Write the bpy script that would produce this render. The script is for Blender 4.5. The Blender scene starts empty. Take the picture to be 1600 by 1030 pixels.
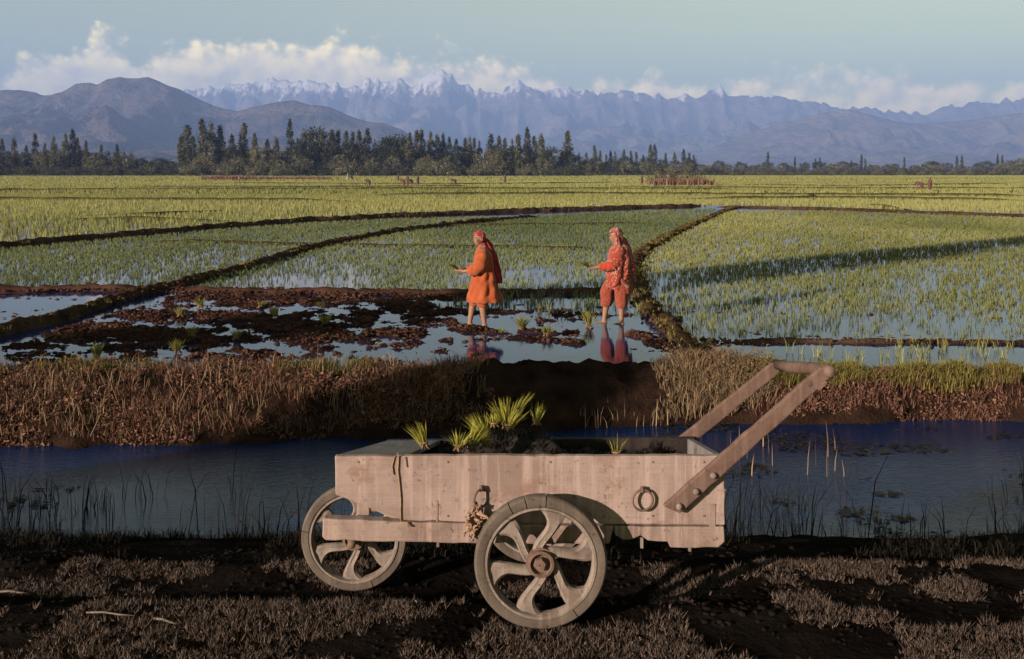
import bpy, bmesh, math, random
import numpy as np
from mathutils import Vector, Matrix

random.seed(7)
RNG = np.random.default_rng(11)
SC = bpy.context.scene
COL = SC.collection
R = math.radians

# ------------------------------------------------------------------ camera
CAM_Z, HOR, FPX = 1.8, 265.0, 1600.0          # eye height, horizon row and focal length (photo pixels)
cam_d = bpy.data.cameras.new('camera')
cam_d.sensor_width = 36.0
cam_d.lens = 36.0
cam_d.shift_y = -(515.0 - HOR) / 1600.0
cam_d.clip_start = 0.1
cam_d.clip_end = 60000.0
cam = bpy.data.objects.new('camera', cam_d)
cam.location = (0, 0, CAM_Z)
cam.rotation_euler = (R(90), 0, 0)
COL.objects.link(cam)
SC.camera = cam

# ------------------------------------------------------------------ light
SUN_EL, SUN_AZ = 12.5, 48.0                   # sun stands behind the camera, to the left
SKY_STRENGTH = 0.052
sdir = Vector((-math.sin(R(SUN_AZ)) * math.cos(R(SUN_EL)), -math.cos(R(SUN_AZ)) * math.cos(R(SUN_EL)), math.sin(R(SUN_EL))))
sun_d = bpy.data.lights.new('sun', 'SUN')
sun_d.energy = 5.0
sun_d.angle = R(0.55)
sun_d.color = (1.0, 0.80, 0.63)
sun = bpy.data.objects.new('sun', sun_d)
sun.rotation_euler = sdir.to_track_quat('Z', 'Y').to_euler()
COL.objects.link(sun)
SC.view_settings.view_transform = 'Standard'
SC.view_settings.look = 'None'
SC.view_settings.gamma = 1.0
SC.view_settings.exposure = 1.5
SC.render.engine = 'CYCLES'
SC.cycles.use_denoising = True
SC.cycles.max_bounces = 6
SC.cycles.diffuse_bounces = 2
SC.cycles.glossy_bounces = 3
SC.cycles.volume_bounces = 0
SC.cycles.transparent_max_bounces = 4


class NT:
    """small helper for node trees"""
    def __init__(self, tree):
        self.t = tree
        self.n = tree.nodes
        self.l = tree.links

    def node(self, typ, **kw):
        nd = self.n.new(typ)
        for k, v in kw.items():
            setattr(nd, k, v)
        return nd

    def put(self, sock, v):
        if hasattr(v, 'is_output'):
            self.l.new(v, sock)
        elif v is not None:
            sock.default_value = v

    def math(self, op, a, b=None, c=None, clamp=False):
        nd = self.node('ShaderNodeMath', operation=op, use_clamp=clamp)
        for i, v in enumerate((a, b, c)):
            if v is not None:
                self.put(nd.inputs[i], v)
        return nd.outputs[0]

    def mix(self, f, a, b, blend='MIX'):
        nd = self.node('ShaderNodeMix', data_type='RGBA', blend_type=blend)
        self.put(nd.inputs[0], f)
        self.put(nd.inputs[6], a)
        self.put(nd.inputs[7], b)
        return nd.outputs[2]

    def ramp(self, f, stops, interp='LINEAR'):
        nd = self.node('ShaderNodeValToRGB')
        cr = nd.color_ramp
        cr.interpolation = interp
        while len(cr.elements) < len(stops):
            cr.elements.new(0.5)
        for e, (p, c) in zip(cr.elements, stops):
            e.position = p
            e.color = (c, c, c, 1) if isinstance(c, (int, float)) else (*c, 1)
        self.put(nd.inputs[0], f)
        return nd.outputs[0]

    def noise(self, vec, scale, detail=4, rough=0.55, dist=0.0, w=None):
        nd = self.node('ShaderNodeTexNoise')
        if vec is not None:
            self.l.new(vec, nd.inputs['Vector'])
        nd.inputs['Scale'].default_value = scale
        nd.inputs['Detail'].default_value = detail
        nd.inputs['Roughness'].default_value = rough
        nd.inputs['Distortion'].default_value = dist
        return nd.outputs[0]

    def maprange(self, v, a, b, c=0.0, d=1.0, smooth=False):
        nd = self.node('ShaderNodeMapRange')
        if smooth:
            nd.interpolation_type = 'SMOOTHSTEP'
        for i, x in enumerate((v, a, b, c, d)):
            self.put(nd.inputs[i], x)
        return nd.outputs[0]


def build_world():
    w = bpy.data.worlds.new('World')
    w.cycles.sampling_method = 'MANUAL'
    w.cycles.sample_map_resolution = 256
    SC.world = w
    w.use_nodes = True
    t = NT(w.node_tree)
    t.n.clear()
    out = t.node('ShaderNodeOutputWorld')
    bg = t.node('ShaderNodeBackground')
    bg.inputs['Strength'].default_value = SKY_STRENGTH
    sky = t.node('ShaderNodeTexSky', sky_type='NISHITA', sun_disc=False)
    sky.sun_elevation = R(SUN_EL)
    sky.sun_rotation = R(180 + SUN_AZ)
    sky.altitude = 1600
    sky.air_density = 1.0
    sky.dust_density = 1.2
    sky.ozone_density = 1.0
    tc = t.node('ShaderNodeTexCoord')
    sep = t.node('ShaderNodeSeparateXYZ')
    t.l.new(tc.outputs['Generated'], sep.inputs[0])
    x, y, z = sep.outputs
    az = t.math('ARCTAN2', x, y)
    hl = t.math('SQRT', t.math('ADD', t.math('MULTIPLY', x, x), t.math('MULTIPLY', y, y)))
    el = t.math('DIVIDE', z, t.math('MAXIMUM', hl, 0.01))
    # cumulus bank along the mountains: the height of its top by direction
    tops = [(-60, 118), (0, 124), (30, 104), (75, 92), (100, 82), (124, 60), (154, 46), (186, 58), (214, 84), (245, 78), (290, 62), (330, 72),
            (375, 74), (400, 56), (440, 76), (490, 70), (522, 52), (560, 70), (602, 66), (645, 98), (690, 84), (735, 78),
            (780, 88), (815, 112), (900, 112), (960, 132), (1060, 126), (1110, 140), (1160, 118), (1380, 116), (1560, 126), (1640, 108)]
    stops = []
    for px, py in tops:
        a = math.atan((px - 800) / 1600)
        e = (265 - py) / math.hypot(1600, px - 800)
        stops.append(((a + 0.6) / 1.2, e / 0.2))
    top = t.math('MULTIPLY', t.ramp(t.math('DIVIDE', t.math('ADD', az, 0.6), 1.2), stops, 'EASE'), 0.2)

    def dens(dx, dy):
        cmb = t.node('ShaderNodeCombineXYZ')
        t.put(cmb.inputs[0], t.math('ADD', az, dx))
        t.put(cmb.inputs[1], t.math('MULTIPLY', t.math('ADD', el, dy), 1.15))
        n1 = t.noise(cmb.outputs[0], 16, 9, 0.56, 0.3)
        vo = t.node('ShaderNodeTexVoronoi', feature='SMOOTH_F1')
        t.l.new(cmb.outputs[0], vo.inputs['Vector'])
        vo.inputs['Scale'].default_value = 34
        vo.inputs['Detail'].default_value = 3
        vo.inputs['Roughness'].default_value = 0.6
        vo.inputs['Smoothness'].default_value = 0.6
        puff = t.math('SUBTRACT', 0.5, vo.outputs['Distance'])
        d = t.math('ADD', t.math('MULTIPLY', t.math('SUBTRACT', n1, 0.5), 0.052), t.math('MULTIPLY', puff, 0.030))
        return t.math('ADD', d, t.math('SUBTRACT', t.math('ADD', top, 0.018), t.math('ADD', el, dy)))
    d0 = dens(0.0, 0.0)
    d1 = dens(-0.010, 0.008)
    mask = t.maprange(d0, -0.004, 0.018, 0, 1, True)
    relief = t.math('SUBTRACT', d0, d1)
    lit = t.maprange(relief, -0.020, 0.034, 0.0, 1.0, True)
    hgt = t.maprange(d0, 0.0, 0.07, 1.0, 0.45, True)
    lit = t.math('MULTIPLY', lit, hgt)
    ccol = t.mix(lit, (9.4, 8.2, 5.6, 1), (23.5, 18.0, 6.8, 1))
    thin = t.noise(tc.outputs['Generated'], 9, 5, 0.6)
    mask = t.math('MULTIPLY', mask, t.maprange(thin, 0.28, 0.55, 0.72, 0.97))
    hs = t.node('ShaderNodeHueSaturation')
    hs.inputs['Saturation'].default_value = 0.50
    t.l.new(sky.outputs[0], hs.inputs['Color'])
    skyc = t.mix(1.0, hs.outputs[0], (1.34, 1.27, 0.52, 1), 'MULTIPLY')
    t.l.new(t.mix(mask, skyc, ccol), bg.inputs['Color'])
    t.l.new(bg.outputs[0], out.inputs['Surface'])


build_world()


# ------------------------------------------------------------------ helpers
def at(px, py, Y):
    """a photo pixel at depth Y"""
    return ((px - 800) / FPX * Y, Y, CAM_Z - (py - HOR) / FPX * Y)


def gp(px, py, z):
    """a photo pixel on the level z"""
    Y = FPX * (CAM_Z - z) / (py - HOR)
    return ((px - 800) / FPX * Y, Y)


def _hash(ix, iy, seed):
    h = (ix.astype(np.int64) * 374761393 + iy.astype(np.int64) * 668265263 + seed * 1442695041) & 0xFFFFFFFF
    h = ((h ^ (h >> 13)) * 1274126177) & 0xFFFFFFFF
    h = h ^ (h >> 16)
    return h.astype(np.float64) / 4294967295.0


def vnoise(x, y, seed=0):
    x = np.asarray(x, float); y = np.asarray(y, float)
    ix = np.floor(x); iy = np.floor(y)
    fx = x - ix; fy = y - iy
    fx = fx * fx * (3 - 2 * fx); fy = fy * fy * (3 - 2 * fy)
    a = _hash(ix, iy, seed); b = _hash(ix + 1, iy, seed)
    c = _hash(ix, iy + 1, seed); d = _hash(ix + 1, iy + 1, seed)
    return (a * (1 - fx) + b * fx) * (1 - fy) + (c * (1 - fx) + d * fx) * fy


def fbm(x, y, octv=4, seed=0, gain=0.5):
    s = 0.0; amp = 1.0; tot = 0.0
    for o in range(octv):
        s = s + amp * vnoise(np.asarray(x) * 2 ** o + 17.3 * o, np.asarray(y) * 2 ** o - 9.1 * o, seed + o)
        tot += amp; amp *= gain
    return s / tot


def ridged(x, y, octv=4, seed=0):
    s = 0.0; amp = 1.0; tot = 0.0
    for o in range(octv):
        n = vnoise(np.asarray(x) * 2 ** o + 5.7 * o, np.asarray(y) * 2 ** o + 3.1 * o, seed + o)
        s = s + amp * (1 - np.abs(2 * n - 1)); tot += amp; amp *= 0.5
    return s / tot


def in_poly(px, py, poly):
    c = np.zeros(px.shape, bool)
    n = len(poly)
    for i in range(n):
        x1, y1 = poly[i]; x2, y2 = poly[(i + 1) % n]
        if y1 == y2:
            continue
        cond = ((y1 > py) != (y2 > py)) & (px < (x2 - x1) * (py - y1) / (y2 - y1) + x1)
        c ^= cond
    return c


def mesh_np(name, V, F, mat=None, smooth=False, tint=None):
    """mesh from arrays; every face has F.shape[1] corners"""
    V = np.ascontiguousarray(V, dtype=np.float32); F = np.ascontiguousarray(F, dtype=np.int32)
    me = bpy.data.meshes.new(name)
    me.vertices.add(len(V)); me.vertices.foreach_set('co', V.ravel())
    k = F.shape[1]
    me.loops.add(F.size); me.loops.foreach_set('vertex_index', F.ravel())
    me.polygons.add(len(F)); me.polygons.foreach_set('loop_start', np.arange(0, F.size, k, dtype=np.int32))
    if smooth:
        me.polygons.foreach_set('use_smooth', np.ones(len(F), bool))
    me.update(calc_edges=True)
    if tint is not None:
        a = me.attributes.new('tint', 'FLOAT', 'POINT')
        a.data.foreach_set('value', np.ascontiguousarray(tint, dtype=np.float32))
    if mat is not None:
        me.materials.append(mat)
    return me


def link(name, me, parent=None, kind=None, label=None, cat=None, group=None, loc=None):
    o = bpy.data.objects.new(name, me)
    COL.objects.link(o)
    if parent is not None:
        o.parent = parent
    if loc is not None:
        o.location = loc
    if kind: o['kind'] = kind
    if label: o['label'] = label
    if cat: o['category'] = cat
    if group: o['group'] = group
    return o


def thing(name, loc, label, cat, group=None):
    return link(name, None, None, None, label, cat, group, loc)


class MB:
    """collects shapes (in world or local coordinates) into one mesh"""
    def __init__(self):
        self.v = []; self.f = []

    def add(self, vs, fs):
        b = len(self.v)
        self.v += [tuple(p) for p in vs]
        self.f += [tuple(i + b for i in f) for f in fs]
        return self

    def box(self, x0, x1, y0, y1, z0, z1):
        return self.hexa([(x0, y0, z0), (x1, y0, z0), (x1, y1, z0), (x0, y1, z0), (x0, y0, z1), (x1, y0, z1), (x1, y1, z1), (x0, y1, z1)])

    def hexa(self, p):
        return self.add(p, [(3, 2, 1, 0), (4, 5, 6, 7), (0, 1, 5, 4), (1, 2, 6, 5), (2, 3, 7, 6), (3, 0, 4, 7)])

    def prism(self, poly, y0, y1):
        """polygon of (x, z) pushed along y"""
        n = len(poly)
        vs = [(x, y0, z) for x, z in poly] + [(x, y1, z) for x, z in poly]
        fs = [tuple(range(n)), tuple(range(2 * n - 1, n - 1, -1))]
        for i in range(n):
            j = (i + 1) % n
            fs.append((i, i + n, j + n, j))
        return self.add(vs, fs)

    def bar(self, a, b, w, t, up=(0, 0, 1)):
        """rectangular bar from a to b, w across (in the plane of up), t thick"""
        a = Vector(a); b = Vector(b); d = (b - a).normalized()
        s = d.cross(Vector(up)).normalized(); u = s.cross(d).normalized()
        c = []
        for p in (a, b):
            for i, j in ((-1, -1), (1, -1), (1, 1), (-1, 1)):
                c.append(p + s * (i * t / 2) + u * (j * w / 2))
        return self.hexa(c)

    def tube(self, path, rad, n=10, cap=True):
        pts = [Vector(p) for p in path]
        if not hasattr(rad, '__len__'):
            rad = [rad] * len(pts)
        vs = []; fs = []
        up = Vector((0.13, 0.21, 0.97))
        prev = None
        for i, p in enumerate(pts):
            d = (pts[min(i + 1, len(pts) - 1)] - pts[max(i - 1, 0)]).normalized()
            s = d.cross(up) if prev is None else prev - d * prev.dot(d)
            if s.length < 1e-6:
                s = d.cross(Vector((1, 0, 0)))
            s.normalize(); prev = s
            u = d.cross(s)
            for k in range(n):
                a = 2 * math.pi * k / n
                vs.append(p + (s * math.cos(a) + u * math.sin(a)) * rad[i])
        for i in range(len(pts) - 1):
            for k in range(n):
                k2 = (k + 1) % n
                fs.append((i * n + k, i * n + k2, (i + 1) * n + k2, (i + 1) * n + k))
        if cap:
            fs.append(tuple(range(n - 1, -1, -1)))
            fs.append(tuple(range((len(pts) - 1) * n, len(pts) * n)))
        return self.add(vs, fs)

    def lathe(self, c, prof, n=48, a0=0.0, a1=None):
        """closed (r, y) profile turned about the y axis through c"""
        full = a1 is None
        a1 = a0 + 2 * math.pi if full else a1
        m = len(prof); vs = []; fs = []
        steps = n if full else n + 1
        for i in range(steps):
            a = a0 + (a1 - a0) * i / n
            for r, y in prof:
                vs.append((c[0] + r * math.cos(a), c[1] + y, c[2] + r * math.sin(a)))
        for i in range(n):
            i2 = (i + 1) % steps if full else i + 1
            for k in range(m):
                k2 = (k + 1) % m
                fs.append((i * m + k, i * m + k2, i2 * m + k2, i2 * m + k))
        if not full:
            fs.append(tuple(range(m))); fs.append(tuple(range((steps - 1) * m + m - 1, (steps - 1) * m - 1, -1)))
        return self.add(vs, fs)

    def ell(self, c, r, nu=16, nv=10, rot=None):
        vs = []; fs = []
        c = Vector(c)
        for j in range(nv + 1):
            th = math.pi * j / nv
            for i in range(nu):
                ph = 2 * math.pi * i / nu
                p = Vector((r[0] * math.sin(th) * math.cos(ph), r[1] * math.sin(th) * math.sin(ph), r[2] * math.cos(th)))
                if rot is not None:
                    p = rot @ p
                vs.append(c + p)
        for j in range(nv):
            for i in range(nu):
                i2 = (i + 1) % nu
                fs.append((j * nu + i, (j + 1) * nu + i, (j + 1) * nu + i2, j * nu + i2))
        return self.add(vs, fs)

    def cap(self, a, b, ra, rb, n=12):
        """tapered limb with rounded ends"""
        a = Vector(a); b = Vector(b); d = (b - a)
        L = d.length; d.normalize()
        path = []; rad = []
        for k in range(5):
            t = math.pi / 2 * (1 - k / 4)
            path.append(a - d * (ra * math.sin(t))); rad.append(max(ra * math.cos(t), ra * 0.05))
        for k in range(5):
            t = math.pi / 2 * k / 4
            path.append(b + d * (rb * math.sin(t))); rad.append(max(rb * math.cos(t), rb * 0.05))
        return self.tube(path, rad, n)

    def mesh(self, name, mat=None, smooth=False, off=(0, 0, 0)):
        me = bpy.data.meshes.new(name)
        me.from_pydata([(x - off[0], y - off[1], z - off[2]) for x, y, z in self.v], [], self.f)
        bm = bmesh.new(); bm.from_mesh(me)
        bmesh.ops.recalc_face_normals(bm, faces=bm.faces)
        bm.to_mesh(me); bm.free()
        if smooth:
            me.polygons.foreach_set('use_smooth', np.ones(len(me.polygons), bool))
        if mat is not None:
            me.materials.append(mat)
        return me

    def part(self, name, mat, parent, off, smooth=False, bevel=0.0, seg=2, label=None):
        o = link(name, self.mesh(name, mat, smooth, off), parent, label=label)
        if bevel:
            b = o.modifiers.new('bevel', 'BEVEL'); b.width = bevel; b.segments = seg; b.limit_method = 'ANGLE'; b.angle_limit = R(40)
        return o


# ------------------------------------------------------------------ materials
def mat_new(name):
    m = bpy.data.materials.new(name)
    m.use_nodes = True
    t = NT(m.node_tree)
    bs = t.n['Principled BSDF']
    return m, t, bs


def coords(t, scale=(1, 1, 1), kind='Object'):
    tc = t.node('ShaderNodeTexCoord')
    mp = t.node('ShaderNodeMapping')
    mp.inputs['Scale'].default_value = scale
    t.l.new(tc.outputs[kind], mp.inputs['Vector'])
    return mp.outputs[0]


def bump(t, bs, h, strength=0.4, dist=0.02):
    b = t.node('ShaderNodeBump')
    b.inputs['Strength'].default_value = strength
    b.inputs['Distance'].default_value = dist
    t.put(b.inputs['Height'], h)
    t.l.new(b.outputs[0], bs.inputs['Normal'])


def M_plain(name, col, rough=0.7, var=0.25, scale=12, bstr=0.3, bdist=0.01, metal=0.0):
    m, t, bs = mat_new(name)
    v = coords(t)
    n = t.noise(v, scale, 5, 0.6)
    c = t.ramp(n, [(0.25, tuple(x * (1 - var) for x in col)), (0.75, tuple(min(1, x * (1 + var)) for x in col))])
    t.l.new(c, bs.inputs['Base Color'])
    bs.inputs['Roughness'].default_value = rough
    bs.inputs['Metallic'].default_value = metal
    bs.inputs['Specular IOR Level'].default_value = 0.25
    bump(t, bs, n, bstr, bdist)
    return m


def M_soil(name, a, b, scale=3.0, bdist=0.03):
    m, t, bs = mat_new(name)
    v = coords(t)
    n = t.noise(v, scale, 8, 0.62)
    n2 = t.noise(v, scale * 9, 5, 0.6)
    t.l.new(t.mix(t.maprange(n, 0.35, 0.68), (*a, 1), (*b, 1)), bs.inputs['Base Color'])
    bs.inputs['Roughness'].default_value = 1.0
    bs.inputs['Specular IOR Level'].default_value = 0.0
    bump(t, bs, t.math('ADD', n, t.math('MULTIPLY', n2, 0.5)), 0.9, bdist)
    return m


def M_leaf(name, lo, hi, trans=0.3, rough=0.6):
    """blades and leaves: colour varies with the tint attribute of each blade"""
    m, t, bs = mat_new(name)
    at_ = t.node('ShaderNodeAttribute', attribute_name='tint')
    c = t.mix(at_.outputs['Fac'], (*lo, 1), (*hi, 1))
    t.l.new(c, bs.inputs['Base Color'])
    bs.inputs['Roughness'].default_value = rough
    bs.inputs['Specular IOR Level'].default_value = 0.04
    tr = t.node('ShaderNodeBsdfTranslucent')
    t.l.new(c, tr.inputs['Color'])
    mx = t.node('ShaderNodeMixShader')
    mx.inputs[0].default_value = trans
    t.l.new(bs.outputs[0], mx.inputs[1]); t.l.new(tr.outputs[0], mx.inputs[2])
    t.l.new(mx.outputs[0], t.n['Material Output'].inputs['Surface'])
    return m


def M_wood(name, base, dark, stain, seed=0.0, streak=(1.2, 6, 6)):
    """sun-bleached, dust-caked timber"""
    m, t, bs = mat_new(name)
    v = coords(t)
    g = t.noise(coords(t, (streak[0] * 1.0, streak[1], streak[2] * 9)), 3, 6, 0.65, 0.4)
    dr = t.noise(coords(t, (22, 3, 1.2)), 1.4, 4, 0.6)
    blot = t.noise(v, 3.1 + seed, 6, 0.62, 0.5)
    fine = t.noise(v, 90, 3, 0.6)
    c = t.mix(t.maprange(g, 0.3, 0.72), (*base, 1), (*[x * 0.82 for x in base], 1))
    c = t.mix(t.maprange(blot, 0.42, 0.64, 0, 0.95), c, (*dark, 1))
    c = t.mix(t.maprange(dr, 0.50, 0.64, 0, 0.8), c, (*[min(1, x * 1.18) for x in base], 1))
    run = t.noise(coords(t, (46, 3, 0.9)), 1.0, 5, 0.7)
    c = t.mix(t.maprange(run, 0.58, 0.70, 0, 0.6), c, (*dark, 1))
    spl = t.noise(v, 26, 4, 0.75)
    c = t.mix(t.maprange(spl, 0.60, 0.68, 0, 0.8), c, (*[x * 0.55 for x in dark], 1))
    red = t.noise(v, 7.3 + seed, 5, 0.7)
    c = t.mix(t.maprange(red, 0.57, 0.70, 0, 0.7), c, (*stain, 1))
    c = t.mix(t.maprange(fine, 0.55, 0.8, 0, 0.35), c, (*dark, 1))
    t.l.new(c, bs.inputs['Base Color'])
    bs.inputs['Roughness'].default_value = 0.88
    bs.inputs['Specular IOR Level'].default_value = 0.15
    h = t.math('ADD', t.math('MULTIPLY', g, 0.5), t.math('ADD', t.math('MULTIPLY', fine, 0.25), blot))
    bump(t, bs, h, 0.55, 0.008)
    return m


def M_water(name, base, sc, bdist, rough=0.02, spec=0.5):
    m, t, bs = mat_new(name)
    v = coords(t, (0.55, 1.6, 1))
    n = t.noise(v, sc, 4, 0.55)
    big = t.noise(coords(t), 0.35, 3, 0.5)
    bs.inputs['Base Color'].default_value = (*base, 1)
    bs.inputs['Roughness'].default_value = rough
    bs.inputs['IOR'].default_value = 1.333
    bs.inputs['Specular IOR Level'].default_value = spec
    bump(t, bs, t.math('MULTIPLY', n, t.maprange(big, 0.35, 0.65, 0.25, 1.0)), 0.5, bdist)
    return m


def M_cloth(name, cols, pattern=None):
    m, t, bs = mat_new(name)
    v = coords(t)
    n = t.noise(v, 9, 4, 0.6)
    c = t.mix(t.maprange(n, 0.3, 0.7), (*cols[0], 1), (*cols[1], 1))
    if pattern:
        vo = t.node('ShaderNodeTexVoronoi', feature='F1')
        t.l.new(v, vo.inputs['Vector'])
        vo.inputs['Scale'].default_value = pattern[1]
        spot = t.maprange(vo.outputs['Distance'], pattern[2], pattern[2] + 0.12, 1, 0, True)
        c = t.mix(spot, c, (*pattern[0], 1))
    t.l.new(c, bs.inputs['Base Color'])
    bs.inputs['Roughness'].default_value = 0.9
    bs.inputs['Specular IOR Level'].default_value = 0.1
    bs.inputs['Sheen Weight'].default_value = 0.15
    fine = t.noise(v, 60, 3, 0.5)
    bump(t, bs, t.math('ADD', n, t.math('MULTIPLY', fine, 0.2)), 0.35, 0.01)
    return m


MAT = dict(
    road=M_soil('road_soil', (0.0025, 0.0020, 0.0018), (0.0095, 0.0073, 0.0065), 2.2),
    bank=M_soil('bank_soil', (0.0070, 0.0045, 0.0038), (0.0240, 0.0135, 0.0100), 3.5, 0.05),
    bund=M_soil('bund_soil', (0.0179, 0.0115, 0.0076), (0.0542, 0.0331, 0.0217), 2.5, 0.05),
    farbund=M_soil('far_bund_soil', (0.018, 0.018, 0.008), (0.045, 0.040, 0.018), 0.6, 0.05),
    mud=M_soil('wet_mud', (0.0078, 0.0045, 0.0039), (0.0280, 0.0146, 0.0118), 3.0, 0.03),
    field=M_soil('field_soil', (0.0280, 0.0272, 0.0112), (0.0640, 0.0640, 0.0200), 0.05, 0.02),
    clod=M_soil('clod_soil', (0.0204, 0.0108, 0.0084), (0.0570, 0.0300, 0.0240), 1.5, 0.02),
    water=M_water('paddy_water', (0.0060, 0.0120, 0.0520), 6.0, 0.004, 0.03, 0.28),
    canal=M_water('canal_water', (0.0015, 0.0110, 0.0480), 16.0, 0.026, 0.08, 0.25),
    wood=M_wood('cart_wood', (0.1844, 0.1400, 0.1340), (0.1167, 0.0842, 0.0782), (0.1129, 0.0633, 0.0495)),
    wood2=M_wood('rail_wood', (0.1693, 0.1282, 0.1181), (0.1016, 0.0723, 0.0654), (0.0979, 0.0492, 0.0367), 1.3),
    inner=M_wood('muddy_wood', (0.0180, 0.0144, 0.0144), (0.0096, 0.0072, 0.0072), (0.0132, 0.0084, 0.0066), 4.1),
    deck=M_wood('grey_deck_wood', (0.1200, 0.1125, 0.1162), (0.0750, 0.0675, 0.0690), (0.1050, 0.0750, 0.0600), 2.6),
    iron=M_wood('dusty_iron', (0.1365, 0.1124, 0.1035), (0.0756, 0.0588, 0.0523), (0.0687, 0.0397, 0.0268), 2.2, (4, 4, 4)),
    tyre=M_wood('tyre_rubber', (0.0680, 0.0553, 0.0476), (0.0382, 0.0298, 0.0263), (0.0643, 0.0459, 0.0337), 0.7, (3, 3, 3)),
    rust=M_plain('rusty_iron', (0.080, 0.050, 0.040), 0.8, 0.4, 25),
    handle=M_wood('handle_wood', (0.0859, 0.0562, 0.0489), (0.0547, 0.0322, 0.0270), (0.0702, 0.0302, 0.0234), 3.4, (3, 3, 3)),
    rope=M_plain('rope_fibre', (0.1600, 0.1000, 0.0680), 0.95, 0.35, 60, 0.6),
    palewood=M_plain('pale_wood', (0.085, 0.066, 0.055), 0.95, 0.35, 30),
    rice_y=M_leaf('rice_yellow', (0.0880, 0.1010, 0.0340), (0.2000, 0.2020, 0.0780)),
    rice_g=M_leaf('rice_green', (0.0620, 0.0820, 0.0360), (0.1500, 0.1680, 0.0820)),
    seed=M_leaf('seedling_leaf', (0.1105, 0.1148, 0.0170), (0.2720, 0.2550, 0.0553)),
    seed2=M_leaf('seedling_leaf_muddy', (0.0638, 0.0680, 0.0153), (0.1785, 0.1700, 0.0467)),
    dry=M_leaf('dry_grass', (0.0570, 0.0342, 0.0247), (0.1757, 0.1283, 0.0808), 0.15),
    weed=M_leaf('withered_weed', (0.0340, 0.0170, 0.0130), (0.1500, 0.0800, 0.0570), 0.1),
    verge=M_leaf('verge_plants', (0.0190, 0.0145, 0.0132), (0.1020, 0.0760, 0.0650), 0.1),
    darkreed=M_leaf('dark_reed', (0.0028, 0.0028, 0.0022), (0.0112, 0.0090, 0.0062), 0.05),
    bankgrass=M_leaf('bank_grass', (0.055, 0.050, 0.017), (0.175, 0.155, 0.045), 0.2),
    pond=M_leaf('pond_weed', (0.006, 0.008, 0.006), (0.030, 0.025, 0.016), 0.05),
    leaf_p=M_leaf('poplar_leaf', (0.0130, 0.0180, 0.0090), (0.1050, 0.1040, 0.0560), 0.15),
    leaf_d=M_leaf('dark_leaf', (0.0060, 0.0090, 0.0050), (0.0450, 0.0480, 0.0260), 0.12),
    leaf_w=M_leaf('willow_leaf', (0.0200, 0.0240, 0.0140), (0.1400, 0.1280, 0.0800), 0.15),
    bark=M_plain('bark', (0.07, 0.06, 0.05), 0.95, 0.4, 4),
    brush=M_leaf('brushwood', (0.0765, 0.0433, 0.0331), (0.2040, 0.1250, 0.0943), 0.1),
    skin=M_plain('skin', (0.1440, 0.0756, 0.0504), 0.6, 0.12, 14, 0.1, 0.003),
    darkskin=M_plain('dark_skin', (0.07, 0.038, 0.026), 0.7, 0.12, 14, 0.1, 0.003),
    hair=M_plain('hair', (0.008, 0.007, 0.006), 0.5, 0.3, 40),
    eye=M_plain('eye', (0.015, 0.01, 0.01), 0.3, 0.1, 10),
    lip=M_plain('lip', (0.17, 0.05, 0.04), 0.5, 0.1, 10),
    orange=M_cloth('orange_cotton', ((0.2115, 0.0504, 0.0162), (0.1350, 0.0270, 0.0099))),
    redscarf=M_cloth('red_scarf', ((0.1760, 0.0176, 0.0229), (0.1408, 0.0141, 0.0176)), ((0.3168, 0.2112, 0.1760), 16, 0.10)),
    print=M_cloth('flowered_print', ((0.1549, 0.0241, 0.0156), (0.1263, 0.0184, 0.0126)), ((0.2066, 0.1148, 0.0832), 26, 0.26)),
    shawl=M_cloth('patterned_shawl', ((0.1339, 0.0351, 0.0287), (0.1594, 0.0542, 0.0446)), ((0.2040, 0.1148, 0.0924), 15, 0.26)),
    pants=M_cloth('print_trousers', ((0.1285, 0.0262, 0.0152), (0.1142, 0.0200, 0.0119)), ((0.1571, 0.0714, 0.0476), 40, 0.22)),
    sleeve=M_cloth('red_sleeve', ((0.2250, 0.0270, 0.0135), (0.1875, 0.0225, 0.0112))),
    dim=M_cloth('dull_cloth', ((0.045, 0.028, 0.026), (0.035, 0.022, 0.022))),
    pinkcloth=M_cloth('pink_cloth', ((0.060, 0.026, 0.024), (0.050, 0.020, 0.018))),
    palecloth=M_cloth('pale_cloth', ((0.20, 0.19, 0.17), (0.17, 0.16, 0.14))),
    roots=M_plain('muddy_roots', (0.10, 0.056, 0.036), 0.95, 0.4, 50),
)

# ------------------------------------------------------------------ levels of the land
PZ, CZ = -0.68, -1.05             # paddy water, canal water
LX = np.array([-4000, -900, -200, -60, -30, -18.0])


def xlines(step, lim=12.0):
    a = np.arange(-lim, lim + 1e-6, step)
    return np.concatenate([LX, a, -LX[::-1]])


def grid_mesh(name, xs, ys, zf, mat, smooth=True):
    X, Y = np.meshgrid(xs, ys)
    Z = zf(X, Y)
    V = np.stack([X.ravel(), Y.ravel(), Z.ravel()], 1)
    nx, ny = len(xs), len(ys)
    i = np.arange(nx - 1); j = np.arange(ny - 1)
    I, J = np.meshgrid(i, j)
    a = (J * nx + I).ravel()
    F = np.stack([a, a + 1, a + nx + 1, a + nx], 1)
    return mesh_np(name, V, F, mat, smooth)


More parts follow.
